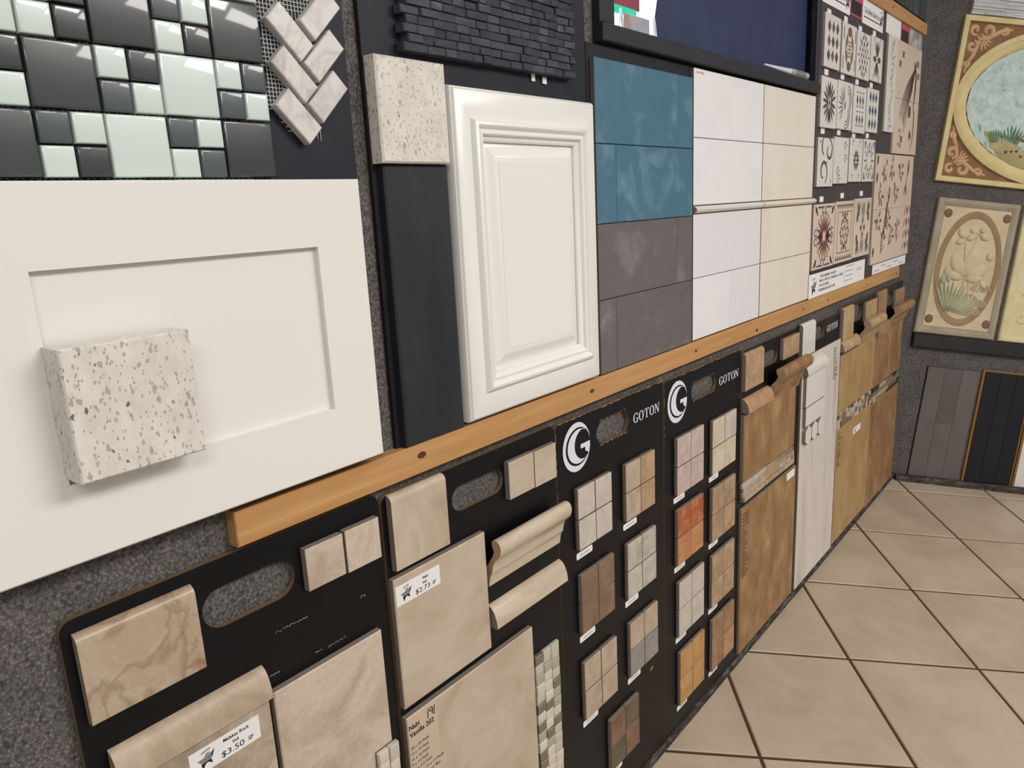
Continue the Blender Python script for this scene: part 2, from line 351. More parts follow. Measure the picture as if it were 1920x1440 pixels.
def floor_mat():
    n = NT('beige_floor_tile'); v = n.coords()
    c = n.ramp(n.noise(v, 5.5, 8, 0.25, 0.62), [(0.25, '#a08e7b'), (0.45, '#ad9b86'), (0.6, '#b5a48f'), (0.8, '#a8957f')])
    s = n.noise(v, 38, 6, 0.6, 0.7); c = n.mix(n.ramp(s, [(0.62, (0, 0, 0)), (0.72, (0.45, 0.45, 0.45))]), c, '#c4b6a3')
    d = n.noise(v, 150, 2); c = n.mix(n.ramp(d, [(0.74, (0, 0, 0)), (0.8, (0.5, 0.5, 0.5))]), c, '#8d7559')
    n.col(c); return n.set(0.38, 0.45)
build_setting()

# ------------------------------------------------------------------ window with a ledge
def build_window():
    fr = mottled('black_window_frame', [(0.3, '#17171d'), (0.6, '#24242c'), (0.75, '#3d3b42')], 40, 6, 1, 0.5, 0.4, 0.3, stretch=(1, 3, 3))
    win = struct(put(bpy.data.objects.new('window_1', None), None, LEFT, 0, 4.0, 0))
    box('frame_sill', win, LEFT, -1.52, 1.41, 3.945, 4.022, -0.10, 0.035, fr, 0.006)
    box('frame_stile', win, LEFT, -1.52, -1.40, 4.022, 5.7, -0.12, 0.02, fr, 0.006)
    box('frame_stile', win, LEFT, 1.345, 1.41, 4.022, 5.7, -0.12, 0.02, fr, 0.006)
    box('frame_head', win, LEFT, -1.52, 1.41, 5.6, 5.7, -0.12, 0.02, fr, 0.006)
    box('daylight_pane', win, LEFT, -1.45, 1.4, 3.98, 5.65, -0.20, -0.19, emit('overcast_daylight', '#f2f6ff', 2.2), 0.0)
    nv = mottled('navy_board', [(0.3, '#232b49'), (0.7, '#2b3556')], 12, 3, 0.3, 0.5, 0.4, 0.15)
    tag(plate('navy_panel', None, LEFT, [[(-0.90, 4.024), (1.343, 4.024), (1.343, 5.58), (-0.45, 5.58)]], -0.075, -0.060, nv), 'navy blue board standing in the black window frame', 'board')
    sg = thing('shop_sign', LEFT, -1.03, 4.15, -0.15, 'red and green sign seen through the window', 'sign')
    box('red_band', sg, LEFT, -1.16, -0.90, 4.185, 4.40, -0.15, -0.14, plain('sign_red', '#8e3a48', 0.6), 0.0)
    box('green_band', sg, LEFT, -1.16, -0.93, 4.150, 4.185, -0.15, -0.14, emit('sign_green', '#3fe0b4', 0.9), 0.0)
    # wire easels holding picture tiles
    wire = plain('white_wire', '#e8ecef', 0.3, 0.5)
    def easel(u, lean, label):
        P = [(u, 4.024, -0.03), (u+0.05, 4.13, -0.05), (u+0.065, 4.024, -0.045)]
        cu = bpy.data.curves.new('wire_easel', 'CURVE'); cu.dimensions = '3D'; cu.bevel_depth = 0.006*T; cu.bevel_resolution = 2
        sp = cu.splines.new('POLY'); sp.points.add(2)
        for p, q in zip(sp.points, P): p.co = ((q[0]-u)*T, (q[1]-4.024)*T, (q[2]+0.03)*T, 1)
        tmp = bpy.data.objects.new('wire_easel', cu); me = bpy.data.meshes.new_from_object(tmp); me.materials.clear(); me.materials.append(wire)
        bpy.data.objects.remove(tmp); tag(put(bpy.data.objects.new('wire_easel', me), None, LEFT, u, 4.024, -0.03), label, 'easel', 'wire easels on the window ledge')
    easel(-1.285, 0, 'white wire easel left of the picture tile on the window ledge')
    easel(-0.965, 0, 'white wire easel right of the picture tile on the window ledge')
    pm = mottled('picture_print', [(0.3, '#8f98ac'), (0.45, '#a9a6ac'), (0.55, '#b08c80'), (0.7, '#7d8a8c')], 22, 5, 1.2, 0.25, 0.5, 0.2)
    tag(box('picture_tile', None, LEFT, -1.215, -0.985, 4.03, 4.115, -0.048, -0.036, pm, 0.002), 'small faded picture tile standing on the window ledge', 'picture')
    tb = thing('caulk_tube', LEFT, 0.75, 4.034, 0.005, 'white caulk tube lying on the window ledge', 'tube')
    wm = plain('white_plastic', '#cfd6e4', 0.35)
    def cyl(name, u0, u1, r0, r1, mat, n=16):
        V = []
        for u, r in ((u0, r0), (u1, r1)): V += [(u, r*math.cos(2*math.pi*i/n), r*math.sin(2*math.pi*i/n)) for i in range(n)]
        Fc = [(i, (i+1) % n, n+(i+1) % n, n+i) for i in range(n)]+[tuple(range(n))[::-1], tuple(range(n, 2*n))]
        c = (u0+u1)/2; me = mesh_from(name, [(x-c, y, z) for x, y, z in V], Fc, [mat], None, 40)
        put(bpy.data.objects.new(name, me), tb, LEFT, c, 4.048, 0.005)
    cyl('nozzle', 0.40, 0.85, 0.006, 0.020, wm); cyl('barrel', 0.85, 1.18, 0.024, 0.024, plain('tube_label', '#a9a29a', 0.5))
    pr = Print()
    for i in range(5): pr.arc(0.93+0.04*i, 4.048, 0.012, 20, 330, 0.005, ink(), taper=False, n=8)
    pr.make('lettering', tb, LEFT, 0.0305)
build_window()

# ------------------------------------------------------------------ wooden rails
def rail(u0, u1, v0, v1, label, knots, tilt=0.0):
    r = thing('wooden_rail', LEFT, u0, v0, -0.025, label, 'rail', 'pine rails across the carpeted wall')
    b = box('rail_board', r, LEFT, u0, u1, v0, v1, -0.025, 0.024, wood(), 0.004)
    for (u, v, a) in knots:
        p = Print(); k = plain('dark_knot', '#4a2b14', 0.7); p.ell(u, v, 0.016*a, 0.009*a, k, 10); p.make('knot', r, LEFT, 0.0245)
rail(-3.521, 4.232, 2.338, 2.447, 'long varnished pine rail holding up the doors and tile panels',
     [(-2.783, 2.405, 1.4), (-1.673, 2.396, 1.1), (-0.580, 2.392, 1.0), (0.332, 2.372, 1.2), (1.244, 2.390, 0.9), (1.835, 2.390, 1), (3.005, 2.388, 1), (4.116, 2.383, 1.2)])
rail(1.45, 4.745, 4.772, 4.884, 'short pine rail above the stencil tile boards', [(3.35, 4.83, 1.2), (4.5, 4.82, 1.0)])

# ------------------------------------------------------------------ sample boards below the rail
def tile(name, parent, u0, u1, v0, v1, mat, w0=0.0, th_=0.026, bev=0.004): return box(name, parent, LEFT, u0, u1, v0, v1, w0, w0+th_, mat, bev, edge_clay())
def bullnose(name, parent, u0, u1, v0, v1, mat, d=0.026):
    r = d*0.95; prof = [(v0, 0), (v1, 0), (v1, d-r)]+[(v1-r+r*math.cos(a*D2R), d-r+r*math.sin(a*D2R)) for a in (15, 30, 45, 60, 75, 90)]+[(v0+0.003, d), (v0, d-0.003)]
    return profile(name, parent, LEFT, u0, u1, prof, mat, edge_clay(), 30)
def quarter(name, parent, u0, u1, v0, v1, d, mat, w0=0.0):
    h = v1-v0; prof = [(v0, w0), (v0, w0+d*0.86)]+[(v0+h*math.sin(a*D2R)*0.98+0.02*h, w0+d*math.cos(a*D2R)) for a in range(0, 91, 10)]
    prof[-1] = (v1, w0); return profile(name, parent, LEFT, u0, u1, prof, mat, edge_clay(), 50)
def halfround(name, parent, u0, u1, v0, v1, d, mat, w0=0.0):
    h = (v1-v0)/2; c = (v0+v1)/2; return profile(name, parent, LEFT, u0, u1, [(c+h*math.cos(a*D2R), w0+d*math.sin(a*D2R)) for a in range(0, 181, 12)], mat, edge_clay(), 50)
def chair_rail(name, parent, u0, u1, v0, v1, d, mat):
    h = v1-v0; P = [(0, 0), (0, .13), (.10, .17), (.20, .22), (.27, .30), (.29, .36), (.38, .40), (.48, .47), (.56, .58), (.62, .74), (.69, .90), (.77, .98), (.86, 1.0), (.94, .94), (.99, .80), (1, .64),
                   (.985, .5), (.93, .44), (.85, .48), (.76, .56), (.66, .46), (.56, .28), (.47, .14), (.40, 0)]
    return profile(name, parent, LEFT, u0, u1, [(v0+h*a, d*b) for a, b in P], mat, plain('moulding_clay', '#a98a70', 0.8, 0.2), 38)
def mosaic(parent, r, keys, d=0.026, label=None):
    """2 x 2 chips on a dark ragged net"""
    u0, u1, v0, v1 = r; hu, hv = (u1-u0)/2, (v1-v0)/2; g = 0.0035
    pts = []; n = 14
    for (a, b, s) in (((u0, v0), (u1, v0), 1), ((u1, v0), (u1, v1), 1), ((u1, v1), (u0, v1), 1), ((u0, v1), (u0, v0), 1)):
        for i in range(n):
            t = i/n; k = random.uniform(0.001, 0.007); x, y = a[0]+(b[0]-a[0])*t, a[1]+(b[1]-a[1])*t
            nx, ny = (b[1]-a[1]), -(b[0]-a[0]); L = math.hypot(nx, ny); pts.append((x+nx/L*k, y+ny/L*k))
    m = plate('mosaic_sample', parent, LEFT, [pts], 0.0005, 0.006, plain('net_backing', '#3a342e', 0.95, 0.1))
    if label: m['label'] = label
    for k, (i, j) in enumerate(((0, 1), (1, 1), (0, 0), (1, 0))):
        box('chip', m, LEFT, u0+i*hu+g*(i), u0+(i+1)*hu-g*(1-i), v0+j*hv+g*j, v0+(j+1)*hv-g*(1-j), 0.006, d+random.uniform(-.001, .001), stone(keys[k]), 0.003, edge_clay())
    return m
def paper_tag(parent, u, v, w=0.138, h=0.034, z=0.0008):
    t = plate('name_tag', parent, LEFT, [round_rect(u, u+w, v-h, v, 0.008)], z, z+0.0012, paper())
    p = Print(); rr = random.Random(int((u+9)*1000)); x = u+0.03
    while x < u+w-0.03: k = rr.uniform(0.006, 0.011); p.strip([(x, v-h*0.42+rr.uniform(-.002, .002)), (x+k*0.4, v-h*0.62), (x+k, v-h*0.45)], 0.0022, plain('grey_ink', '#77757a', 0.8), False); x += k*1.2
    p.make('lettering', t, LEFT, z+0.002)
def round_rect(u0, u1, v0, v1, r): return arcpts(u1-r, v1-r, r, r, 0, 90, 4)+arcpts(u0+r, v1-r, r, r, 90, 180, 4)+arcpts(u0+r, v0+r, r, r, 180, 270, 4)+arcpts(u1-r, v0+r, r, r, 270, 360, 4)
BG = 'sample boards leaning below the long rail'
def board(u0, u1, v1, slot, label, worn=0, v0=0.0):
    b = thing('sample_board', LEFT, (u0+u1)/2, v0, 0, label, 'sample board', BG)
    out = round_top(u0, u1, v0, v1)
    sl = stadium(*slot)
    if worn:                                   # chewed laminate round the handle
        rr = random.Random(worn); sl = [(x+rr.uniform(-.004, .004), y+rr.uniform(-.005, .005)) for x, y in sl]
    plate('board_panel', b, LEFT, [out, sl], -0.02, 0.0, black_board(), mdf())
    if worn:
        p = Print(); rr = random.Random(worn+5); m = plain('torn_board', '#85694a', 0.95, 0.1)
        x = u0+0.02
        while x < u1-0.03: k = rr.uniform(0.03, 0.09); h = rr.uniform(0.002, 0.011); p.poly([(x, v1), (x, v1-h*0.6), (x+k*0.4, v1-h), (x+k, v1-0.002), (x+k, v1)], m); x += k
        y = v1-0.03
        while y > v1-0.35: h = rr.uniform(0.02, 0.07); k = rr.uniform(0.001, 0.007); p.poly([(u0, y), (u0+k, y-h*0.3), (u0+k*0.6, y-h), (u0, y-h)], m); y -= h*1.4
        lo, hi = slot[2], slot[3]; x = slot[0]+0.02
        while x < slot[1]-0.03: k = rr.uniform(0.02, 0.05); h = rr.uniform(0.003, 0.012); p.poly([(x, lo+0.001), (x+k, lo+0.001), (x+k*0.5, lo-h)], m); p.poly([(x, hi-0.001), (x+k*0.8, hi-0.001), (x+k*0.4, hi+h*0.6)], m); x += k*1.1
        p.make('torn_edge', b, LEFT, 0.0012)
    return b
def g_logo(parent, cu, cv, rx, ry):
    p = Print(); m = plain('white_print', '#d8d8e2', 0.6)
    def cres(o, i, a0, a1, n=40):
        O = arcpts(o[0], o[1], o[2], o[3], a0, a1, n); I = arcpts(i[0], i[1], i[2], i[3], a0, a1, n)
        for k in range(n): p.poly([tuple(q) for q in ((cu+O[k][0]*rx, cv+O[k][1]*ry), (cu+O[k+1][0]*rx, cv+O[k+1][1]*ry), (cu+I[k+1][0]*rx, cv+I[k+1][1]*ry), (cu+I[k][0]*rx, cv+I[k][1]*ry))], m)
    cres((0, 0, 1, 1), (0.10, 0, 0.90, 0.78), 14, 352)
    cres((0.16, 0.0, 0.82, 0.70), (0.50, 0.03, 0.66, 0.62), 62, 308)
    for q in ([(0.28, 0.04), (0.98, 0.04), (0.98, -0.14), (0.28, -0.14)], [(0.62, -0.14), (0.98, -0.14), (0.86, -0.42), (0.62, -0.30)]): p.poly([(cu+x*rx, cv+y*ry) for x, y in q], m)
    p.make('emblem', parent, LEFT, 0.0015)
def goton(parent, u0, u1, v0, v1):
    """serif capitals G O T O N"""
    p = Print(); m = plain('white_print', '#d8d8e2', 0.6); W = (u1-u0)/5; h = v1-v0
    def ring(k, a0, a1):
        cx = u0+W*(k+0.5); cy = (v0+v1)/2; n = 22; O = arcpts(cx, cy, W*0.44, h*0.52, a0, a1, n); I = arcpts(cx, cy, W*0.25, h*0.46, a0, a1, n)
        for i in range(n): p.poly([O[i], O[i+1], I[i+1], I[i]], m)
    def q(k, x0, x1, y0, y1): p.poly([(u0+W*(k+x0), v0+h*y0), (u0+W*(k+x1), v0+h*y0), (u0+W*(k+x1), v0+h*y1), (u0+W*(k+x0), v0+h*y1)], m)
    ring(0, 42, 322); q(0, .70, .86, .02, .42); q(0, .56, .95, .40, .46); q(0, .80, .86, .66, .98)
    ring(1, 0, 360); ring(3, 0, 360)
    q(2, .42, .60, 0, 1); q(2, .08, .94, .93, 1); q(2, .08, .14, .70, .93); q(2, .88, .94, .70, .93); q(2, .30, .72, 0, .06)
    q(4, .12, .19, 0, 1); q(4, .78, .85, 0, 1); q(4, .02, .32, 0, .06); q(4, .64, .99, .94, 1); q(4, .02, .28, .94, 1)
    p.poly([(u0+W*4.08, v1), (u0+W*4.32, v1), (u0+W*4.87, v0), (u0+W*4.73, v0)], m)
    p.make('lettering', parent, LEFT, 0.0015)
def shop_emblem(p, cx, cy, s, m, m2):
    """engraved badge: banner, bowl-shaped crest, ribbon tails"""
    p.poly([(cx-.25*s, cy+.33*s), (cx+.25*s, cy+.42*s), (cx+.27*s, cy+.52*s), (cx-.22*s, cy+.43*s)], m2)
    p.poly([(cx-.5*s, cy+.05*s), (cx+.15*s, cy+.12*s), (cx+.5*s, cy+.30*s), (cx+.36*s, cy-.05*s), (cx+.25*s, cy-.18*s), (cx-.25*s, cy-.22*s)], m2)
    p.poly([(cx+.28*s, cy+.12*s), (cx+.5*s, cy+.30*s), (cx+.36*s, cy-.02*s), (cx+.26*s, cy-.08*s)], m)
    for k in range(4): p.strip([(cx-.38*s+.03*k*s, cy+.02*s-.06*k*s), (cx+.28*s-.02*k*s, cy+.06*s-.06*k*s)], .018*s, m, False)
    p.poly([(cx-.12*s, cy+.10*s), (cx+.22*s, cy+.14*s), (cx+.2*s, cy+.30*s), (cx+.02*s, cy+.28*s)], m2)
    p.poly([(cx-.32*s, cy-.30*s), (cx+.28*s, cy-.26*s), (cx+.24*s, cy-.16*s), (cx-.26*s, cy-.20*s)], m)
    p.poly([(cx-.30*s, cy-.30*s), (cx-.22*s, cy-.56*s), (cx-.12*s, cy-.36*s), (cx-.04*s, cy-.28*s)], m); p.poly([(cx+.1*s, cy-.28*s), (cx+.32*s, cy-.44*s), (cx+.26*s, cy-.24*s)], m)
def price_label(parent, u0, u1, v0, v1, z, lines, price):
    l = box('price_label', parent, LEFT, u0, u1, v0, v1, z, z+0.0012, paper(), 0.0)
    p = Print(); W, h = u1-u0, v1-v0; gm = plain('grey_print', '#8b888a', 0.8)
    shop_emblem(p, u0+W*0.22, v0+h*0.52, h*0.72, ink(), gm)
    p.text(lines[0], u0+W*0.66, v0+h*0.72, h*0.14, ink(), align='C', bold=True); p.text(lines[1], u0+W*0.64, v0+h*0.48, h*0.13, ink(), align='C', bold=True)
    p.text(price, u0+W*0.42, v0+h*0.13, h*0.24, ink(), width=W*0.33, slant=0.08); p.text('SF', u0+W*0.81, v0+h*0.17, h*0.17, ink(), bold=True, slant=0.2)
    p.make('lettering', l, LEFT, z+0.0018)
def glass_chip_strip(name, parent, u0, u1, v0, v1, cols, rows, w0, seed, tones):
    rr = random.Random(seed); s = box(name, parent, LEFT, u0, u1, v0, v1, w0, w0+0.003, plain('net_backing', '#3a342e', 0.95, 0.1), 0.0)
    cw = (u1-u0)/cols; rh = (v1-v0)/rows
    for i in range(cols):
        off = rh*0.33*i
        for j in range(rows):
            a = v1-(j+1)*rh-(off if j < rows-1 else 0)+0.0; b = v1-j*rh-(off if j > 0 else 0)
            d = rr.uniform(0.020, 0.026); pillow('chip', s, LEFT, u0+i*cw+.0015, u0+(i+1)*cw-.0015, a+.0015, b-.0015, w0+0.003, w0+d, rr.choice(tones), 0.005)
    return s
def glass_tones(): return [glass_mat('clear_glass_pale', '#b9b3a2'), glass_mat('clear_glass_green', '#a29d86'), glass_mat('pearl_white', '#cdc7b8'), plain('brushed_steel', '#8d8777', 0.35, 0.5, 0, 0.6), plain('cream_chip', '#c9bfae', 0.4)]

def board_one():
    b = board(-4.0, -2.985, 2.322, (-3.645, -3.337, 2.114, 2.238), 'black sample board with swirled beige tile, leftmost under the rail')
    bullnose('bullnose_tile', b, -3.974, -3.667, 2.034, 2.284, swirl())
    tile('floor_tile_sample', b, -3.308, -3.162, 2.104, 2.247, cloudy(), bev=0.002); tile('floor_tile_sample', b, -3.152, -3.008, 2.101, 2.249, cloudy(), bev=0.002)
    quarter('quarter_round', b, -3.946, -3.491, 1.838, 1.935, 0.045, travertine())
    tile('large_tile', b, -3.946, -3.494, 1.36, 1.838, rock()); tile('large_tile', b, -3.478, -3.042, 1.30, 1.838, cloudy())
    price_label(b, -3.760, -3.538, 1.727, 1.803, 0.0262, ('Malakas Rock', '6x6'), '$3.50')
    glass_chip_strip('glass_mosaic', b, -3.125, -3.03, 0.8, 1.392, 2, 12, 0.026, 3, glass_tones())
    tile('large_tile', b, -3.946, -3.14, 0.3, 1.28, travertine())
    p = Print(); s = plain('white_scuff', '#8f8f93', 0.9); rr = random.Random(4)
    for (x, y, L) in ((-3.432, 2.012, .12), (-3.30, 1.872, .03), (-3.25, 1.87, .07), (-3.47, 1.88, .03), (-3.10, 1.98, .02)):
        x_ = x
        while x_ < x+L: k = rr.uniform(.004, .014); p.strip([(x_, y+rr.uniform(-.004, .004)), (x_+k*.5, y+rr.uniform(-.003, .005)), (x_+k, y+rr.uniform(-.002, .004))], rr.uniform(.0015, .004), s); x_ += k*1.1
    p.make('scuff', b, LEFT, 0.0012)
def board_two():
    b = board(-2.972, -1.955, 2.300, (-2.626, -2.318, 2.113, 2.216), 'black sample board with cream crown moulding and large vanilla tile')
    bullnose('bullnose_tile', b, -2.948, -2.676, 2.016, 2.300, vanilla())
    tile('floor_tile_sample', b, -2.308, -2.140, 2.068, 2.231, vanilla(), bev=0.002); tile('floor_tile_sample', b, -2.134, -1.978, 2.066, 2.228, vanilla(), bev=0.002)
    tile('large_tile', b, -2.970, -2.478, 1.470, 1.991, vanilla()); price_label(b, -2.965, -2.744, 1.885, 1.962, 0.0262, ('Nabi', '6x6'), '$2.73')
    m = mottled('cream_glaze', [(0.2, '#ab9a82'), (0.5, '#bfaf98'), (0.75, '#cdc0ac')], 14, 6, 0.8, 0.2, 0.6, 0.08, stretch=(0.5, 2, 2))
    chair_rail('crown_moulding', b, -2.455, -1.955, 1.735, 1.950, 0.085, m); quarter('quarter_round', b, -2.462, -1.956, 1.552, 1.650, 0.05, m)
    tile('large_tile', b, -2.970, -2.204, 0.62, 1.430, vanilla())
    l = box('product_label', b, LEFT, -2.968, -2.815, 0.95, 1.424, 0.0262, 0.0270, plain('label_film', '#bfae97', 0.3), 0.0)
    p = Print(); k = ink(); u = -2.962
    for i, (s, h, gap) in enumerate((('Nabi', .020, 0), ('Vanilla 202', .020, .031), ('20 x 20 Field', .0125, .052), ('13 x 13 Field', .0125, .024), ('10 x 16 Field', .0125, .024), ('9 x 13 Field', .0125, .024), ('6.5 x 6.5 Field', .0125, .024),
                                     ('2 x 2 on 13 x 13 Mesh', .0125, .024), ('3.25 x 20 Floor Bbn', .0125, .024), ('6 V-Cap', .0125, .024), ('Inn Corner', .0125, .024), ('Quarter Round', .0125, .024))):
        if i == 0: y = 1.375
        y -= gap; p.text(s, u, y, h, k, bold=(i < 2))
    for x in (-2.862, -2.828): p.strip([(x, 1.412), (x-0.004, 1.372)], 0.004, k, False)
    p.arc(-2.846, 1.402, 0.008, 0, 360, 0.004, k, taper=False); p.strip([(-2.838, 1.402), (-2.840, 1.378)], 0.004, k, False)
    p.make('lettering', l, LEFT, 0.0278)
    glass_chip_strip('glass_mosaic', b, -2.188, -2.004, 0.25, 1.262, 3, 20, 0.0, 8, glass_tones())
def board_three():
    b = board(-1.945, -0.938, 2.292, (-1.608, -1.303, 2.10, 2.222), 'black sample board with round G emblem and seven mosaic squares', 11)
    g_logo(b, -1.780, 2.146, 0.113, 0.119); goton(b, -1.263, -0.978, 2.126, 2.178)
    D = (((-1.815, -1.521, 1.637, 1.948), ['white']*4), ((-1.382, -1.079, 1.625, 1.938), ['beige', 'tan', 'beige', 'tan']), ((-1.810, -1.511, 1.187, 1.503), ['brown']*4), ((-1.375, -1.070, 1.174, 1.493), ['marble']*4),
         ((-1.805, -1.503, 0.700, 1.024), ['beige']*4), ((-1.362, -1.056, 0.695, 1.022), ['beige', 'beige', 'grey', 'grey']), ((-1.579, -1.281, 0.235, 0.553), ['slate_rust', 'slate_green', 'slate_green', 'slate_rust']))
    N = ('white mosaic square', 'tan mosaic square', 'dark brown mosaic square', 'grey veined mosaic square', 'beige mosaic square', 'half grey mosaic square', 'rust and olive slate mosaic square')
    for (r, k), n in zip(D, N): mosaic(b, r, k, label=n); paper_tag(b, r[0]+0.003, r[2]-0.024)
    p = Print(); p.ell(-1.092, 0.596, 0.022, 0.012, plain('torn_board', '#85694a', 0.95, 0.1), 9); p.make('chip_mark', b, LEFT, 0.001)
def board_four():
    b = board(-0.925, 0.135, 2.280, (-0.591, -0.245, 2.089, 2.198), 'black sample board with G emblem and a red mosaic square', 23)
    g_logo(b, -0.766, 2.129, 0.119, 0.122); goton(b, -0.210, 0.095, 2.103, 2.155)
    D = (((-0.812, -0.469, 1.573, 1.922), ['pink']*4), ((-0.338, 0.015, 1.551, 1.906), ['cream', 'white', 'cream', 'cream']), ((-0.805, -0.465, 1.127, 1.479), ['red', 'red', 'terracotta', 'terracotta']), ((-0.334, 0.019, 1.091, 1.456), ['khaki', 'khaki', 'khaki', 'tan']),
         ((-0.328, 0.022, 0.623, 0.991), ['khaki', 'tan', 'tan', 'khaki']), ((-0.789, -0.450, 0.647, 1.010), ['white']*4), ((-0.772, -0.434, 0.162, 0.529), ['amber']*4), ((-0.314, 0.037, 0.148, 0.523), ['cocoa', 'cocoa', 'cocoa', 'honey']))
    N = ('pinkish mosaic square', 'cream mosaic square', 'red terracotta mosaic square', 'khaki mosaic square', 'tan mottled mosaic square', 'white mosaic square', 'amber mosaic square', 'cocoa mosaic square')
    for (r, k), n in zip(D, N): mosaic(b, r, k, label=n); paper_tag(b, r[0]-0.003, r[2]-0.018)
def listello(name, parent, u0, u1, v0, v1, w0, seed, cols):
    """border strip of long stacked sticks"""
    rr = random.Random(seed); s = box(name, parent, LEFT, u0, u1, v0, v1, w0, w0+0.004, plain('net_backing', '#3a342e', 0.95, 0.1), 0.0); rh = (v1-v0)/4
    for j in range(4):
        x = u0+rr.uniform(0, .06)
        while x < u1-0.03:
            L = min(rr.uniform(0.10, 0.45), u1-x); box('stick', s, LEFT, x+.002, x+L-.002, v0+j*rh+.001, v0+(j+1)*rh-.001, w0+.004, w0+rr.uniform(.018, .032), rr.choice(cols), .003); x += L
    return s
def spec_print(parent, u0, v0, v1, w, z, n, seed):
    p = Print(); rr = random.Random(seed); m = plain('brown_ink', '#5b4630', 0.8)
    for i in range(n):
        y = v1-(v1-v0)*(i+0.5)/n; L = rr.uniform(0.35, 1.0)*w; x = u0
        while x < u0+L: k = rr.uniform(.012, .03); p.strip([(x, y), (x+k, y)], (v1-v0)/n*0.45, m, False); x += k+.006
    p.make('lettering', parent, LEFT, z)
def board_five():
    b = board(0.150, 1.235, 2.255, (0.47, 0.80, 2.072, 2.180), 'black sample board with brown stone slabs and a curved brown chair rail')
    s = brown_slab()
    bullnose('bullnose_tile', b, 0.139+.015, 0.472, 1.985, 2.241, stone('tan')); tile('floor_tile_sample', b, 0.845, 1.008, 2.069, 2.223, stone('tan'), bev=.002); tile('floor_tile_sample', b, 1.012, 1.18, 2.069, 2.223, stone('tan'), bev=.002)
    quarter('quarter_round', b, 0.155, 0.607, 1.835, 1.930, 0.055, stone('honey')); chair_rail('chair_rail', b, 0.63, 1.225, 1.80, 2.055, 0.125, s)
    tile('large_tile', b, 0.148, 0.628, 1.347, 1.822, s); tile('large_tile', b, 0.637, 1.142, 1.340, 1.815, s)
    listello('border_strip', b, 0.14, 1.15, 1.190, 1.330, 0.0, 5, [stone('beige'), stone('tan'), glass_mat('olive_glass', '#8f8368'), stone('marble')])
    o = tile('large_tile', b, 0.146, 1.228, 0.03, 1.145, s, th_=.02); spec_print(b, 0.165, 0.62, 1.11, 0.10, 0.0212, 19, 2)
    t = box('paper_label', b, LEFT, 1.02, 1.19, 1.075, 1.135, 0.0202, 0.0212, paper(), 0.0)
def board_six():
    b = board(1.247, 2.275, 2.225, (1.54, 1.862, 2.082, 2.190), 'black sample board carrying a tall white plank')
    m = mottled('white_marble_plank', [(0.25, '#b5aaa0'), (0.42, '#d2c8bd'), (0.6, '#d9d0c6'), (0.8, '#cfc3b7')], 7, 6, 1.0, 0.3, 0.5, 0.08, stretch=(2.2, 0.35, 1))
    wm = plain('white_gloss', '#d8d3cc', 0.15, 0.5)
    bullnose('bullnose_tile', b, 1.243, 1.544, 2.012, 2.272, wm, 0.03); goton(b, 1.922, 2.225, 2.104, 2.160)
    tile('tall_plank', b, 1.300, 2.272, 0.018, 1.995, m, th_=.02)
    quarter('quarter_round', b, 1.285, 1.785, 1.862, 1.950, 0.05, wm, 0.02)
    tile('white_tile', b, 1.325, 1.785, 1.595, 1.842, wm, 0.02, .03)
    for i in range(3): tile('white_tile', b, 1.330+i*.155, 1.330+(i+1)*.155-.006, 1.435, 1.588, wm, 0.02, .03, .002)
    for i in range(3):
        cx = 1.405+i*.155; plate('hexagon_tile', b, LEFT, [[(cx-.07, 1.31), (cx, 1.268), (cx+.07, 1.31), (cx+.07, 1.395), (cx, 1.432), (cx-.07, 1.395)]], 0.02, 0.05, wm, edge_clay())
    spec_print(b, 2.09, 1.66, 1.945, 0.11, 0.0212, 13, 9)
def board_seven():
    b = board(2.287, 3.408, 2.265, (2.66, 2.963, 2.071, 2.229), 'black sample board with sandy tiles and a brown chip mosaic band')
    bullnose('bullnose_tile', b, 2.295, 2.620, 1.967, 2.254, stone('sand')); tile('floor_tile_sample', b, 3.007, 3.20, 2.039, 2.216, stone('sand'), bev=.002); tile('floor_tile_sample', b, 3.205, 3.400, 2.039, 2.216, stone('sand'), bev=.002)
    quarter('quarter_round', b, 2.289, 2.80, 1.868, 1.958, 0.05, stone('sand')); chair_rail('chair_rail', b, 2.83, 3.404, 1.80, 2.075, 0.125, stone('sand'))
    tile('large_tile', b, 2.283, 2.828, 1.304, 1.832, ochre_slab()); tile('large_tile', b, 2.834, 3.404, 1.300, 1.830, ochre_slab())
    rr = random.Random(12); tones = [stone('brown'), stone('beige'), stone('white'), stone('slate_green'), stone('khaki')]
    s = box('mosaic_band', b, LEFT, 2.300, 3.400, 1.148, 1.292, 0.0, 0.004, plain('net_backing', '#3a342e', 0.95, 0.1), 0.0)
    for i in range(18):
        off = rr.uniform(0, .03); y = 1.148
        while y < 1.285: h = min(rr.choice((.03, .045, .06)), 1.292-y); box('chip', s, LEFT, 2.300+i*.0611+.001, 2.300+(i+1)*.0611-.001, y+.001, y+h-.001, .004, rr.uniform(.018, .026), rr.choice(tones), .003); y += h
    tile('large_tile', b, 2.300, 3.405, 0.03, 1.144, ochre_slab(), th_=.02); spec_print(b, 2.32, 0.78, 1.11, 0.12, 0.0212, 14, 4)
    l = box('price_label', b, LEFT, 2.81, 3.058, 0.968, 1.033, 0.0202, 0.0212, paper(), 0.0); p = Print(); shop_emblem(p, 2.87, 1.0, .05, ink(), plain('grey_print', '#8b888a', 0.8)); p.text('6x6', 2.94, .995, .014, ink()); p.make('lettering', l, LEFT, .0218)
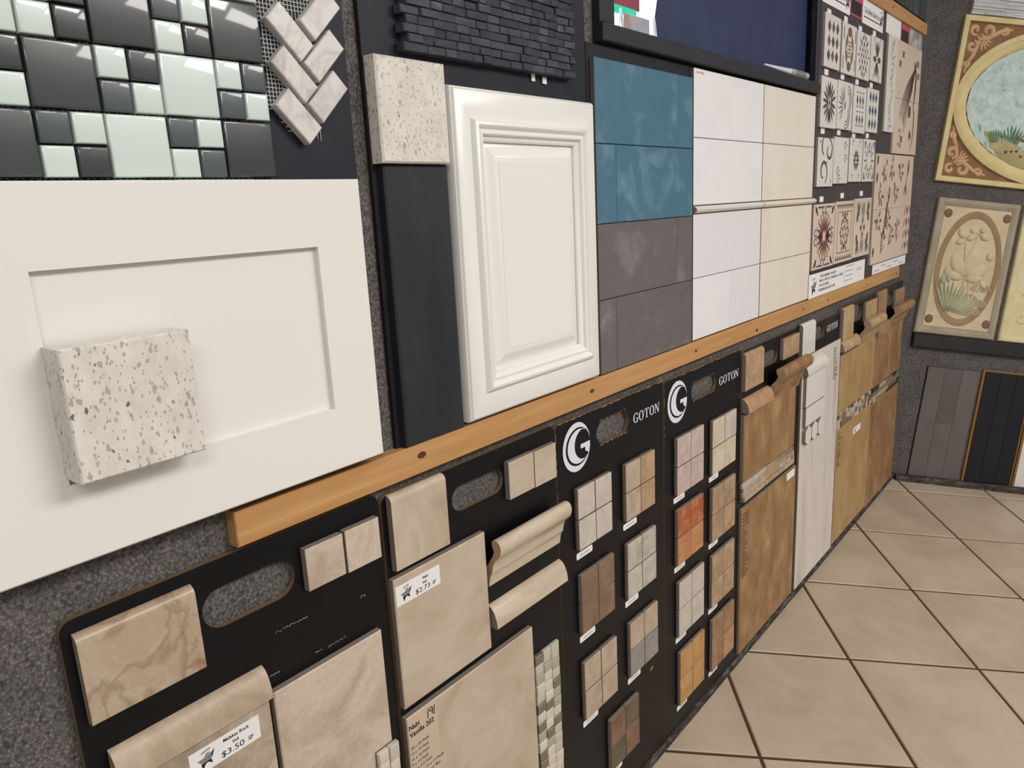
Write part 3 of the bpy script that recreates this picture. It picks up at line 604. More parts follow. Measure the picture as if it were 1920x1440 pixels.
def board_eight():
    b = board(3.415, 4.545, 2.270, (3.82, 4.13, 2.063, 2.195), 'black sample board with brown slabs at the end by the corner')
    bullnose('bullnose_tile', b, 3.440, 3.778, 1.974, 2.262, stone('cocoa')); tile('floor_tile_sample', b, 4.145, 4.545, 2.010, 2.201, stone('cocoa'))
    chair_rail('chair_rail', b, 3.95, 4.60, 1.79, 2.06, 0.125, stone('cocoa')); quarter('quarter_round', b, 3.43, 3.94, 1.815, 1.93, .05, stone('cocoa'))
    tile('large_tile', b, 3.418, 4.536, 1.290, 1.821, brown_slab())
    listello('border_strip', b, 3.42, 4.54, 1.125, 1.275, 0.0, 15, [glass_mat('olive_glass', '#8f8368'), stone('beige'), plain('dark_stick', '#3a3128', 0.3), glass_mat('green_glass', '#6f7358')])
    tile('large_tile', b, 3.412, 4.536, 0.01, 1.122, brown_slab(), th_=.02); spec_print(b, 3.44, 0.8, 1.09, 0.12, 0.0212, 12, 6)
for fn in (board_one, board_two, board_three, board_four, board_five, board_six, board_seven, board_eight): fn()
# ------------------------------------------------------------------ panels and samples above the rail
WB = -0.005
def build_upper():
    pb = panel_black(); eg = plain('dark_panel_edge', '#2e211c', 0.9, 0.1)
    tag(box('display_board', None, LEFT, -4.75, -2.934, 2.449, 4.35, -0.024, WB, pb, 0.002, eg), 'matt black panel behind the glass mosaic sheet', 'panel')
    tag(box('display_board', None, LEFT, -2.871, -1.612, 2.449, 4.7, -0.024, WB, pb, 0.002, eg), 'matt black panel behind the raised panel cabinet door', 'panel')
    # --- glass mosaic sheet: chequer of big tiles and groups of four small ones
    LT = glass_mat('mint_glass', '#ccd8d0'); DK = glass_mat('charcoal_glass', '#2b2d2d'); GR = glass_mat('slate_glass', '#444b4e'); BG_ = glass_mat('grey_glass', '#343938')
    g = thing('glass_mosaic_sheet', LEFT, -3.6, 3.367, WB, 'glossy grey and mint glass mosaic sheet behind the shaker door', 'mosaic')
    net = Print(); nm = plain('white_net', '#b9b9b5', 0.8); P = 0.1512; U1, V0 = -3.243, 3.367
    pat = {(0, -1): (LT, GR, GR, LT), (1, -1): LT, (2, -1): (LT, DK, GR, LT), (3, -1): BG_, (4, -1): (GR, DK, LT, LT), (5, -1): LT,  # (column from the right edge, row from the bottom): big tile or four small (tl, tr, bl, br)
        (0, 0): DK, (1, 0): (GR, LT, LT, GR), (2, 0): LT, (3, 0): (GR, LT, LT, DK), (4, 0): BG_, (5, 0): (GR, LT, LT, DK),
        (0, 1): (LT, GR, GR, LT), (1, 1): LT, (2, 1): (LT, DK, GR, LT), (3, 1): BG_, (4, 1): (GR, DK, LT, LT), (5, 1): LT,
        (0, 2): BG_, (1, 2): (GR, LT, LT, DK), (2, 2): DK, (3, 2): (LT, GR, LT, DK), (4, 2): LT, (5, 2): (DK, LT, LT, GR),
        (0, 3): (LT, GR, GR, LT), (1, 3): LT, (2, 3): (LT, DK, GR, LT), (3, 3): BG_, (4, 3): (GR, DK, LT, LT), (5, 3): LT}
    for (c, r), k in pat.items():
        a = U1-(c+1)*P; b = V0+r*P
        if isinstance(k, tuple):
            h = P/2
            for i, (x, y) in enumerate(((0, 1), (1, 1), (0, 0), (1, 0))): pillow('glass_tile', g, LEFT, a+x*h+.0025, a+(x+1)*h-.0025, b+y*h+.0025, b+(y+1)*h-.0025, WB+.002, WB+.026, k[i], 0.006)
        else: pillow('glass_tile', g, LEFT, a+.0025, a+P-.0025, b+.0025, b+P-.0025, WB+.002, WB+.026, k, 0.006)
        for q in range(5):
            x = a+P*q/5; net.strip([(x, b-.004), (x+P/10, b+.004), (x+P/5, b-.004)], 0.0012, nm, False); net.strip([(a-.004, b+P*q/5), (a+.004, b+P*q/5+P/10), (a-.004, b+P*(q+1)/5)], 0.0012, nm, False)
    net.make('net', g, LEFT, WB+.006)
    # --- herringbone marble pieces on white net
    hb = thing('herringbone_sample', LEFT, -3.1, 3.46, WB, 'white marble herringbone sample right of the glass mosaic', 'mosaic')
    mm = veined('white_marble', '#d2cdc8', '#b6b1ad', '#d8d4cf', 14)
    L, Wd, s2 = 0.145, 0.0685, math.sqrt(.5)
    for k, v in enumerate((3.838, 3.725, 3.612)):
        for side in (0, 1):
            if side == 0: cx, cy, ang = -3.152, v-0.075, -45*D2R
            else: cx, cy, ang = -3.041, v-0.012, 45*D2R
            me = box_mesh('marble_piece', L, Wd, 0.03, 0.003, mm); put(bpy.data.objects.new('marble_piece', me), hb, LEFT, cx, cy, WB+.004, ang)
    p = Print()
    for i in range(40): y = 3.50+i*.0115; q = ((y-3.555) % .113)/.113; x0 = -3.243+0.02*q+(max(0, 3.56-y))*0.95+.003*math.sin(i*2.3); p.strip([(x0, y), (x0+.09, y)], 0.0022, nm, False)
    for i in range(9): y = 3.83+i*.0115; p.strip([(-3.15, y), (-3.04, y)], 0.0022, nm, False)
    for i in range(16): x = -3.235+i*.0115; p.strip([(x, 3.52-(x+3.15)*0.5), (x, 3.94)], 0.0022, nm, False)
    p.make('net', hb, LEFT, WB+.003)
    # --- split black stone mosaic
    sm = thing('stone_mosaic_sheet', LEFT, -2.23, 3.764, WB, 'split-face black stone mosaic above the raised panel door', 'mosaic')
    bs = [mottled('split_black_%d' % i, [(0.25, a), (0.6, b), (0.75, c)], 30, 8, 0.6, 0.7, 0.35, 0.35, 220, bump=0.4) for i, (a, b, c) in enumerate((('#2f2f37', '#3c3c45', '#54545c'), ('#383840', '#484850', '#67676d'), ('#2a2a32', '#36363f', '#4a4a52')))]
    rr = random.Random(21); rh = 0.0285; mn = plain('net_backing', '#3a342e', 0.95, 0.1); box('net', sm, LEFT, -2.71, -1.76, 3.770, 4.16, WB, WB+.003, plain('black_net', '#151517', 0.9), 0.0)
    for j in range(14):
        x = -2.722+(0.018 if j % 2 else 0)+rr.uniform(-.006, .006); y = 3.764+j*rh; end = -1.745-(0.02 if j % 2 else 0)
        while x < end-0.02:
            Lc = min(rr.choice((.052, .058, .064, .07, .085, .11)), end-x); d = rr.uniform(.032, .042)
            bev = .003; V = []; e = rr.uniform(.002, .006)
            xa, xb, ya, yb = -Lc/2+.001, Lc/2-.001, -rh/2+.0006, rh/2-.0006
            zs = [d+rr.uniform(-.003, .002) for _ in range(4)]
            V = [(xa, ya, 0), (xb, ya, 0), (xb, yb, 0), (xa, yb, 0), (xa, ya, zs[0]-e), (xb, ya, zs[1]-e), (xb, yb, zs[2]-e), (xa, yb, zs[3]-e), (xa+.003, ya+.002, zs[0]), (xb-.003, ya+.002, zs[1]), (xb-.003, yb-.002, zs[2]), (xa+.003, yb-.002, zs[3])]
            Fc = [(3, 2, 1, 0), (8, 9, 10, 11)]+[(Lv+i, Lv+(i+1) % 4, Lv+4+(i+1) % 4, Lv+4+i) for Lv in (0, 4) for i in range(4)]
            put(bpy.data.objects.new('stone_piece', mesh_from('stone_piece', V, Fc, [rr.choice(bs)])), sm, LEFT, x+Lc/2, y+rh/2, WB+.003); x += Lc
    for (x, y, a_) in ((-2.00, 3.752, .022), (-1.925, 3.748, .026)): box('paper_scrap', sm, LEFT, x-a_/2, x+a_/2, y-.014, y+.012, WB+.004, WB+.008, paper(), 0.0)
    # --- quartz squares and the dark slab
    q1 = tag(box('stone_sample', None, LEFT, -3.942, -3.645, 2.696, 3.003, 0.0765, 0.166, quartz(), 0.004), 'thick speckled quartz square resting on the white shaker door', 'stone sample', 'speckled quartz samples')
    q2 = tag(box('stone_sample', None, LEFT, -2.868, -2.558, 3.411, 3.737, WB+.002, 0.050, quartz(), 0.006), 'speckled quartz square above the narrow charcoal slab', 'stone sample', 'speckled quartz samples')
    ch = mottled('charcoal_slab', [(0.3, '#1d1e23'), (0.6, '#25262b'), (0.8, '#323338')], 10, 7, 0.5, 0.5, 0.4, 0.25, 260, stretch=(3, 0.6, 1))
    tag(box('tile_slab', None, LEFT, -2.850, -2.552, 2.449, 3.408, WB, 0.027, ch, 0.006), 'tall narrow charcoal slab left of the raised panel door', 'tile slab')
    # --- shaker door
    wp = white_paint(); d = thing('cabinet_door', LEFT, -3.56, 2.482, 0.022, 'white shaker door with flat recessed panel, nearest the camera', 'cabinet door')
    O = (-4.13, -2.997, 2.482, 3.360); I = (-3.937, -3.174, 2.677, 3.169)
    rings('frame', d, LEFT, [O+(0.022,), O+(0.071,), inset(O, .005, .076), I+(0.076,), I+(0.054,)], wp, False, None, True)
    rings('panel', d, LEFT, [inset(I, -.01, .050), inset(I, -.01, .056), inset(I, 0.0, .056)], wp, True)
    # --- raised panel door
    ws = white_satin(); d = thing('cabinet_door', LEFT, -2.08, 2.46, WB, 'white raised panel door with moulded border beside the blue tiles', 'cabinet door')
    O = (-2.535, -1.634, 2.462, 3.677); Mo = (-2.447, -1.708, 2.562, 3.570)
    rings('frame', d, LEFT, [O+(WB+.002,), O+(0.030,), inset(O, .004, .040), inset(O, .006, .0405), inset(O, .012, .050), inset(O, .016, .052), inset(Mo, .0, .052)], ws, False, 30, True)
    pr = [(0, .052), (.002, .056), (.007, .066), (.014, .072), (.022, .073), (.030, .068), (.034, .061), (.036, .0585), (.042, .0585), (.046, .063), (.052, .063), (.057, .058), (.059, .050), (.070, .047), (.078, .038), (.078, .028)]
    rings('moulding', d, LEFT, [inset(Mo, a, b) for a, b in pr], ws, False, 35)
    Pn = inset(Mo, .078, 0)[:4]
    rings('raised_field', d, LEFT, [inset(Pn, -.004, .026), inset(Pn, .004, .028), inset(Pn, .012, .030), inset(Pn, .026, .036), inset(Pn, .042, .045), inset(Pn, .054, .049), inset(Pn, .068, .0495), inset(Pn, .070, .052)], ws, True, 20)
build_upper()
def build_tile_panels():
    e1 = plain('panel_edge_brown', '#4a3a35', 0.9, 0.1); clay = plain('grout_edge', '#6b5a52', 0.9, 0.1)
    BL = glazed('teal_blue_glaze', '#34586c', '#456c80', '#7397a4'); GY = glazed('warm_grey_glaze', '#564e4d', '#665e5e', '#8d8585')
    def tp(name, label, u0, u1, v0, v1, cat='tile panel'):
        t = thing(name, LEFT, (u0+u1)/2, v0, -0.024, label, cat); box('backing_board', t, LEFT, u0, u1, v0, v1, -0.024, -0.003, panel_black(), .002, e1); return t
    def tl(t, u0, u1, v0, v1, m, d=0.02, g=.0016): return box('tile', t, LEFT, u0+g, u1-g, v0+g, v1-g, -0.003, d, m, .0025, clay)
    t = tp('tile_panel', 'panel of teal blue tiles over grey tiles', -1.606, -0.622, 2.449, 3.935)
    R = [3.876, 3.513, 3.158, 2.807, 2.452]
    for i, (s, m) in enumerate(((-0.797, BL), (-1.412, BL), (-0.809, GY), (-1.432, GY))): tl(t, -1.582, s, R[i+1], R[i], m); tl(t, s, -0.624, R[i+1], R[i], m)
    W = mottled('white_wall_tile', [(0.3, '#e2e0e0'), (0.7, '#e8e6e6')], 16, 4, 0.5, 0.25, 0.5, 0.05); WP = damask('white_damask_tile', '#e2dfdf', '#dedbdc'); C = mottled('cream_wall_tile', [(0.3, '#ddd3c4'), (0.7, '#e4dccf')], 12, 5, 0.8, 0.3, 0.5, 0.06)
    t = tp('tile_panel', 'panel of plain white and faint damask wall tiles', -0.618, 0.372, 2.449, 3.930)
    Y = [3.928, 3.573, 3.213, 3.166, 2.810, 2.455]
    tl(t, -0.612, 0.200, Y[1], Y[0], W); tl(t, 0.200, 0.370, Y[1], Y[0], W); tl(t, -0.612, 0.020, Y[2], Y[1], W); tl(t, 0.020, 0.370, Y[2], Y[1], W)
    tl(t, -0.612, -0.036, Y[4], Y[3], WP); tl(t, -0.036, 0.368, Y[4], Y[3], WP); tl(t, -0.612, -0.117, Y[5], Y[4], W); tl(t, -0.117, 0.368, Y[5], Y[4], WP)
    halfround('pencil_trim', t, -0.612, 0.370, 3.167, 3.212, 0.045, plain('white_gloss', '#d8d3cc', 0.15, 0.5), -0.003)
    p = Print(); p.text('Ashen White', -0.585, 3.902, 0.012, plain('pencil_grey', '#8d8c90', 0.8)); p.make('handwriting', t, LEFT, .0208)
    t = tp('tile_panel', 'panel of cream wall tiles with pencil trim', 0.376, 1.380, 2.449, 3.930)
    for a, b in ((0.380, 0.551), (0.551, 1.362)):
        for k, (y0, y1) in enumerate(((Y[1], Y[0]), (Y[2], Y[1]), (Y[4], Y[3]), (Y[5], Y[4]))):
            if a < .5 and k == 2: continue
            if a < .5 and k == 3: tl(t, a, b, Y[5], Y[4], C); tl(t, a, b, Y[4], Y[3], C); continue
            tl(t, a, b, y0, y1, C)
    halfround('pencil_trim', t, 0.378, 1.40, 3.167, 3.212, 0.045, plain('cream_gloss', '#ddd1bf', 0.18, 0.5), -0.003)
def damask(name, a, b):
    n = NT(name); v = n.coords(rnd=False); w = n.n.new('ShaderNodeTexWave'); w.inputs['Scale'].default_value = 22; w.inputs['Distortion'].default_value = 9; w.inputs['Detail'].default_value = 2; n.link(v, w.inputs['Vector'])
    n.col(n.ramp(w.outputs['Fac'], [(0.45, a), (0.55, b)])); return n.set(0.25, 0.5)
build_tile_panels()

# ------------------------------------------------------------------ stencil tile boards
def build_stencils():
    bd = mottled('taupe_board', [(0.3, '#453e40'), (0.7, '#4c4547')], 20, 3, 0, 0.7, 0.2, 0.1); ed = plain('board_edge_tan', '#8d7460', 0.9, 0.1); clay = plain('bisque_edge', '#a8988a', 0.9, 0.1)
    WT = plain('white_stencil_tile', '#d6d1cc', 0.3, 0.4); PT = mottled('blush_stencil_tile', [(0.3, '#cdb9a8'), (0.7, '#d6c4b4')], 10, 3, 0, 0.35, 0.4, 0.05)
    K = plain('print_charcoal', '#4a4845', 0.6); BR = plain('print_brown', '#6f5546', 0.6); BU = plain('print_blue', '#3a4482', 0.6); RD = plain('print_maroon', '#6a3434', 0.6); OL = plain('print_olive', '#8a7a4a', 0.6); DK = plain('print_dark', '#3a2c26', 0.6); RS = plain('print_rose', '#a06a60', 0.6)
    A = thing('stencil_board', LEFT, 2.3, 2.46, -0.024, 'dark board of white stencil tiles and colourful ornate tiles', 'sample board', 'stencil tile boards'); box('board_panel', A, LEFT, 1.412, 3.215, 2.449, 4.765, -0.024, 0.0, bd, .002, ed)
    B = thing('stencil_board', LEFT, 3.96, 2.46, -0.024, 'dark board with a woman-and-butterflies tile picture and rose tiles', 'sample board', 'stencil tile boards'); box('board_panel', B, LEFT, 3.22, 4.69, 2.449, 4.765, -0.024, 0.0, bd, .002, ed)
    s = 0.022; R = random.Random(5)
    def motif(p, kind, cx, cy, a):
        k = a/0.36
        if kind == 'diamonds':
            for i in range(3):
                for j in range(3): p.diamond(cx+(i-1)*.095*k, cy+(j-1)*.098*k, .038*k, .044*k, BR if (i+j) % 2 else K)
        elif kind == 'ovals':
            for sy in (-1, 1): p.ell(cx, cy+sy*.125*k, .052*k, .036*k, BR)
            for q in (45, 135, 225, 315): p.petal(cx+.105*k*math.cos(q*D2R), cy+.075*k*math.sin(q*D2R), .13*k, .022*k, (90+20*math.copysign(1, math.sin(2*q*D2R)))*D2R, BR, -.065*k)
            for i in range(5):
                for j in range(5): p.ell(cx+(i-2)*.022*k, cy+(j-2)*.026*k, .008*k, .010*k, OL, 8)
            for sx in (-1, 1):
                for sy in (-1, 1): p.strip([(cx+sx*.15*k, cy+sy*.06*k), (cx+sx*.15*k, cy+sy*.15*k)], .014*k, K, False)
        elif kind == 'lattice':
            for i in range(-3, 4):
                for j in range(-3, 4):
                    if (i+j) % 2 == 0 and abs(i)+abs(j) < 6: p.diamond(cx+i*.036*k, cy+j*.045*k, .017*k*(1.1-abs(i)*.1), .026*k, K)
            for q in range(0, 360, 45): p.petal(cx+.12*k*math.cos(q*D2R), cy+.13*k*math.sin(q*D2R), .05*k, .008*k, q*D2R, K)
        elif kind == 'burst':
            for q in (60, 75, 90, 105, 120, 240, 255, 270, 285, 300): p.petal(cx, cy, .135*k, .011*k, q*D2R, K, .02*k)
            for q in (0, 180): p.petal(cx, cy, .11*k, .026*k, q*D2R, K, .012*k)
            for sx in (-1, 1):
                for sy in (-1, 1): p.arc(cx+sx*.09*k, cy+sy*.15*k, .018*k, 0, 300, .006*k, K)
        elif kind == 'rays':
            for q in range(20, 360, 22): p.petal(cx, cy, .13*k, .013*k, q*D2R, K, .03*k)
            for i in range(-1, 2): p.diamond(cx+i*.05*k, cy, .02*k, .034*k, K)
            for q in (90, 270): p.petal(cx, cy, .09*k, .022*k, q*D2R, K, .05*k)
        elif kind == 'butterfly':
            for r in (.05, .075, .10): p.arc(cx+.06*k, cy+.05*k, r*k, -60, 100, .010*k, K); p.arc(cx+.03*k, cy-.07*k, r*k, -120, 50, .010*k, K)
            for q in range(100, 240, 18): p.petal(cx-.02*k, cy, .13*k, .006*k, q*D2R, K, .03*k)
            p.ell(cx-.01*k, cy, .015*k, .03*k, K)
        elif kind == 'harlequin':
            for i in range(3):
                for j in range(2):
                    p.diamond(cx+(i-1)*.08*k, cy+(j-.5)*.15*k, .024*k, .042*k, K)
                    for q in (-1, 1): p.petal(cx+(i-1)*.08*k, cy+(j-.5)*.15*k+q*.055*k, .03*k, .005*k, 20*D2R, K); p.petal(cx+(i-1)*.08*k, cy+(j-.5)*.15*k+q*.055*k, .03*k, .005*k, 160*D2R, K)
        elif kind == 'bluediamonds':
            for i in range(3):
                for j in range(3): p.diamond(cx+(i-1)*.09*k, cy+(j-1)*.11*k, .034*k, .048*k, BU if (i+j) % 2 else K)
        elif kind == 'scroll':
            p.arc(cx+.07*k, cy+.09*k, .085*k, 100, -230, .024*k, K, spiral=.55, n=20); p.arc(cx-.05*k, cy-.07*k, .095*k, -60, 270, .026*k, K, spiral=.55, n=20)
            p.arc(cx-.03*k, cy+.12*k, .07*k, 120, 250, .024*k, K); p.ell(cx+.02*k, cy, .008*k, .008*k, K); p.ell(cx-.14*k, cy+.15*k, .008*k, .012*k, K); p.ell(cx+.13*k, cy-.14*k, .008*k, .014*k, K)
        elif kind == 'sprigs':
            for (x, y) in ((.10, .12), (.11, .02), (-.08, -.08), (-.05, -.14)):
                p.arc(cx+x*k, cy+y*k, .028*k, 40, 290, .010*k, K); p.ell(cx+(x+.03)*k, cy+y*k, .009*k, .012*k, K, 8)
            for i in range(5): p.ell(cx+R.uniform(-.15, .15)*k, cy+R.uniform(-.15, .15)*k, .004*k, .004*k, K, 6)
        elif kind == 'smallburst':
            for q in range(0, 360, 30): p.petal(cx, cy, .065*k, .012*k, q*D2R, K, .025*k)
            for i in (-1, 0, 1): p.ell(cx+i*.03*k, cy, .010*k, .012*k, DK)
            for sx in (-1, 1):
                for sy in (-1, 1): p.arc(cx+sx*.10*k, cy+sy*.14*k, .022*k, 0, 250, .007*k, K)
        elif kind == 'medallion':
            for q in range(0, 360, 30): p.ell(cx+.085*k*math.cos(q*D2R), cy+.085*k*math.sin(q*D2R), .012*k, .016*k, K, 8); p.petal(cx, cy, .06*k, .007*k, q*D2R, K, .10*k)
            for sx in (-1, 1):
                for sy in (-1, 1): p.poly([(cx+sx*.16*k, cy+sy*.16*k), (cx+sx*.11*k, cy+sy*.16*k), (cx+sx*.145*k, cy+sy*.085*k)], K)
            p.arc(cx, cy+.13*k, .022*k, 0, 360, .006*k, K); p.arc(cx, cy-.13*k, .022*k, 0, 360, .006*k, K)
        elif kind == 'talavera':
            k = a/0.5
            for q in range(0, 360, 20):
                p.petal(cx, cy, .15*k, .014*k, q*D2R, RD if q not in (0, 180) else RD, .03*k); p.arc(cx+.165*k*math.cos(q*D2R), cy+.165*k*math.sin(q*D2R), .022*k, q-90, q+90, .007*k, DK)
            for q in (0, 180): p.petal(cx, cy, .12*k, .032*k, q*D2R, RD, .03*k)
            for q in (0, 90, 180, 270):
                for d in (-.035, .035):
                    x = cx+.205*k*math.cos(q*D2R)-d*k*math.sin(q*D2R); y = cy+.205*k*math.sin(q*D2R)+d*k*math.cos(q*D2R); p.arc(x, y, .026*k, 30, 330, .013*k, BU)
            for sx in (-1, 1):
                for sy in (-1, 1): p.petal(cx+sx*.2*k, cy+sy*.2*k, .10*k, .014*k, (45 if sx*sy > 0 else 135)*D2R, DK, -.05*k); p.petal(cx+sx*.19*k, cy+sy*.2*k, .07*k, .010*k, (100)*D2R, RD, -.035*k)
                p.strip([(cx+sx*.06*k, cy+.225*k), (cx+sx*.16*k, cy+.225*k)], .012*k, DK, False); p.strip([(cx+sx*.06*k, cy-.225*k), (cx+sx*.16*k, cy-.225*k)], .012*k, DK, False)
        elif kind == 'gothic':
            k = a/0.5
            for i in range(9): p.poly([(cx+(i-4)*.05*k-.02*k, cy+.225*k), (cx+(i-4)*.05*k+.02*k, cy+.225*k), (cx+(i-4)*.05*k, cy+.185*k)], DK); p.poly([(cx+(i-4)*.05*k-.02*k, cy-.225*k), (cx+(i-4)*.05*k+.02*k, cy-.225*k), (cx+(i-4)*.05*k, cy-.185*k)], DK)
            for r in ((.19, .165), ): p.strip([(cx-r[0]*k, cy-r[1]*k), (cx-r[0]*k, cy+r[1]*k), (cx+r[0]*k, cy+r[1]*k), (cx+r[0]*k, cy-r[1]*k), (cx-r[0]*k, cy-r[1]*k)], .012*k, OL, False)
            for q in range(0, 360, 45):
                p.arc(cx+.075*k*math.cos(q*D2R), cy+.085*k*math.sin(q*D2R), .036*k, q-120, q+120, .014*k, DK); p.petal(cx, cy, .05*k, .012*k, (q+22)*D2R, OL, .02*k); p.petal(cx, cy, .04*k, .010*k, q*D2R, OL, .09*k)
            for sy in (-1, 1): p.petal(cx, cy+sy*.13*k, .05*k, .02*k, 90*D2R, DK, -.02*k); p.petal(cx-.06*k, cy+sy*.14*k, .05*k, .012*k, 60*D2R, DK, -.02*k); p.petal(cx+.06*k, cy+sy*.14*k, .05*k, .012*k, 120*D2R, DK, -.02*k)
        elif kind == 'cross':
            k = a/0.5
            for q in (90, 270):
                for d in (-.025, .025): p.petal(cx+d*k, cy, .14*k, .014*k, q*D2R, K, .085*k)
            for q in (90, 270): p.diamond(cx, cy+.06*k*math.sin(q*D2R), .022*k, .045*k, K)
            for q in (0, 180): p.diamond(cx+.05*k*math.cos(q*D2R), cy, .03*k, .03*k, K)
            for sx in (-1, 1):
                for sy in (-1, 1):
                    for q in range(-30, 100, 26): an = math.atan2(sy, sx)+(q-35)*D2R*sx*sy; p.petal(cx+sx*.12*k, cy+sy*.085*k, .06*k, .014*k, an, K, .02*k)
                    for q in (60, 75, 90, 105): p.petal(cx+sx*.15*k, cy+sy*.10*k, .09*k, .008*k, sy*q*D2R, K, .04*k)
    def st(par, u0, u1, v0, v1, m, kind):
        t = box('stencil_tile', par, LEFT, u0, u1, v0, v1, 0.0005, s, m, .004, clay); p = Print(); motif(p, kind, (u0+u1)/2, (v0+v1)/2, min(u1-u0, v1-v0)); p.make('stencil_print', t, LEFT, s+.0008)
    rows = [[(1.510, 1.874, 4.150, 4.519, 'diamonds'), (1.923, 2.287, 4.145, 4.515, 'ovals'), (2.321, 2.699, 4.146, 4.506, 'lattice'), (2.731, 3.101, 4.162, 4.522, 'burst')],
            [(1.480, 1.852, 3.722, 4.084, 'rays'), (1.874, 2.262, 3.728, 4.089, 'butterfly'), (2.295, 2.658, 3.717, 4.086, 'harlequin'), (2.690, 3.052, 3.738, 4.100, 'bluediamonds')],
            [(1.456, 1.825, 3.289, 3.650, 'scroll'), (1.845, 2.220, 3.309, 3.668, 'sprigs'), (2.259, 2.628, 3.320, 3.675, 'smallburst'), (2.660, 3.016, 3.319, 3.679, 'medallion')]]
    for row in rows:
        for u0, u1, v0, v1, k in row: st(A, u0, u1, v0, v1, WT, k)
    for u0, u1, v0, v1, k in ((1.415, 1.930, 2.661, 3.160, 'talavera'), (1.952, 2.460, 2.664, 3.167, 'gothic'), (2.485, 3.003, 2.670, 3.179, 'cross')): st(A, u0, u1, v0, v1, PT, k)
    for (u, v) in ((1.64, 4.535), (2.05, 4.545), (2.45, 4.53), (2.87, 4.55), (1.63, 4.12), (2.03, 4.125), (2.43, 4.12), (2.86, 4.13), (1.60, 3.70), (2.00, 3.705), (2.41, 3.70), (2.82, 3.71), (1.64, 3.195), (2.17, 3.212), (2.73, 3.22)):
        box('name_tag', A, LEFT, u-.045, u+.045, v-.020, v+.022, 0.0006, 0.002, paper(), 0.0)
    # header cards
    rd = plain('card_red', '#b5475a', 0.7)
    def header(par, u0, u1, v0, v1):
        c = box('header_card', par, LEFT, u0, u1, v0, v1, 0.001, 0.003, paper(), 0.0); p = Print(); p.text('Tile & Marble Gallery Inc.', u0+.05, v0+.085, .042, plain('grey_ink', '#77757a', 0.8), width=(u1-u0)*0.72, bold=True); p.strip([(u0+.04, v0+.055), (u1-.12, v0+.055)], .008, ink(), False)
        shop_emblem(p, u1-.065, v0+.10, .13, ink(), plain('grey_print', '#8b888a', 0.8)); p.make('lettering', c, LEFT, .0036)
    header(A, 1.47, 2.14, 4.585, 4.77); header(A, 2.485, 3.125, 4.585, 4.77)
    for par, u0, u1 in ((A, 2.145, 2.48), (B, 3.78, 4.09)):
        c = box('red_card', par, LEFT, u0, u1, 4.60, 4.77, .001, .0025, rd, 0.0); box('black_patch', c, LEFT, u0+.02, u1-.03, 4.615, 4.715, .0027, .0035, plain('patch_black', '#16151a', 0.6), 0.0)
    box('white_card', B, LEFT, 3.235, 3.765, 4.612, 4.77, .001, .0025, paper(), 0.0)
    box('photo_card', B, LEFT, 4.11, 4.67, 4.612, 4.77, .001, .0025, mottled('grey_photo', [(0.3, '#7d7a78'), (0.5, '#a8a5a2'), (0.7, '#c9c6c3')], 30, 5, 0.5, 0.5, 0.3, 0.1), 0.0)
    # flowered strip, woman picture, rose tiles
    t = box('stencil_tile', B, LEFT, 3.290, 3.620, 3.765, 4.605, .0005, s, WT, .004, clay); p = Print()
    for i in range(16): y = 3.80+i*.05; p.arc(3.455+.03*math.sin(i*1.3), y, .022, 30*i, 30*i+230, .008, OL if i % 3 else K); p.petal(3.455+.035*math.cos(i*2.1), y+.02, .035, .009, i*1.1, K if i % 4 == 0 else OL)
    p.make('stencil_print', t, LEFT, s+.0008)
    def four(u0, u1, v0, v1, name, split=2):
        for i in range(split):
            for j in range(2): box(name, B, LEFT, u0+(u1-u0)*i/split+.001, u0+(u1-u0)*(i+1)/split-.001, v0+(v1-v0)*j/2+.001, v0+(v1-v0)*(j+1)/2-.001, .0005, s, PT, .002, clay)
    four(3.630, 4.605, 3.578, 4.600, 'picture_tile'); four(3.080, 4.555, 2.556, 3.568, 'rose_tile', 3)
    p = Print(); cx, cy = 4.11, 4.1
    def curve(pts, w, m): p.strip(pts, w, m)
    def bez(a, b, c, d, n=12): return [((1-t)**3*a[0]+3*(1-t)**2*t*b[0]+3*(1-t)*t*t*c[0]+t**3*d[0], (1-t)**3*a[1]+3*(1-t)**2*t*b[1]+3*(1-t)*t*t*c[1]+t**3*d[1]) for t in [i/n for i in range(n+1)]]
    for i in range(6):
        o = i*.05; curve(bez((4.40-o*.55, 4.50-o*.5), (4.44-o*.3, 4.34-o*.8), (4.02+o*.2, 4.36-o*.9), (3.80+o*1.1, 3.92-o*.35)), .034 if i % 2 else .022, DK)
    curve(bez((4.30, 4.46), (4.48, 4.36), (4.40, 4.20), (4.36, 4.02)), .05, DK); curve(bez((4.36, 4.02), (4.42, 3.98), (4.44, 3.92), (4.40, 3.86)), .022, DK); curve(bez((4.02, 3.98), (4.0, 3.9), (3.98, 3.84), (4.06, 3.78)), .015, K)
    p.petal(4.18, 3.93, .14, .06, 60*D2R, RD, 0); p.petal(4.27, 3.72, .10, .045, 70*D2R, RD, 0)
    curve(bez((4.44, 4.02), (4.36, 3.95), (4.50, 3.86), (4.34, 3.62)), .03, DK)
    for (x, y) in ((3.74, 4.40), (3.84, 4.49), (4.46, 4.46), (4.50, 4.35), (3.95, 3.72)):
        for q in (30, 150, 220, 320): p.petal(x, y, .05, .016, q*D2R, BR)
    for i in range(16): p.ell(3.88+R.uniform(-.06, .06), 3.72+R.uniform(-.09, .09), .012, .014, OL, 7)
    p.make('picture_print', B, LEFT, s+.0009)
    p = Print()
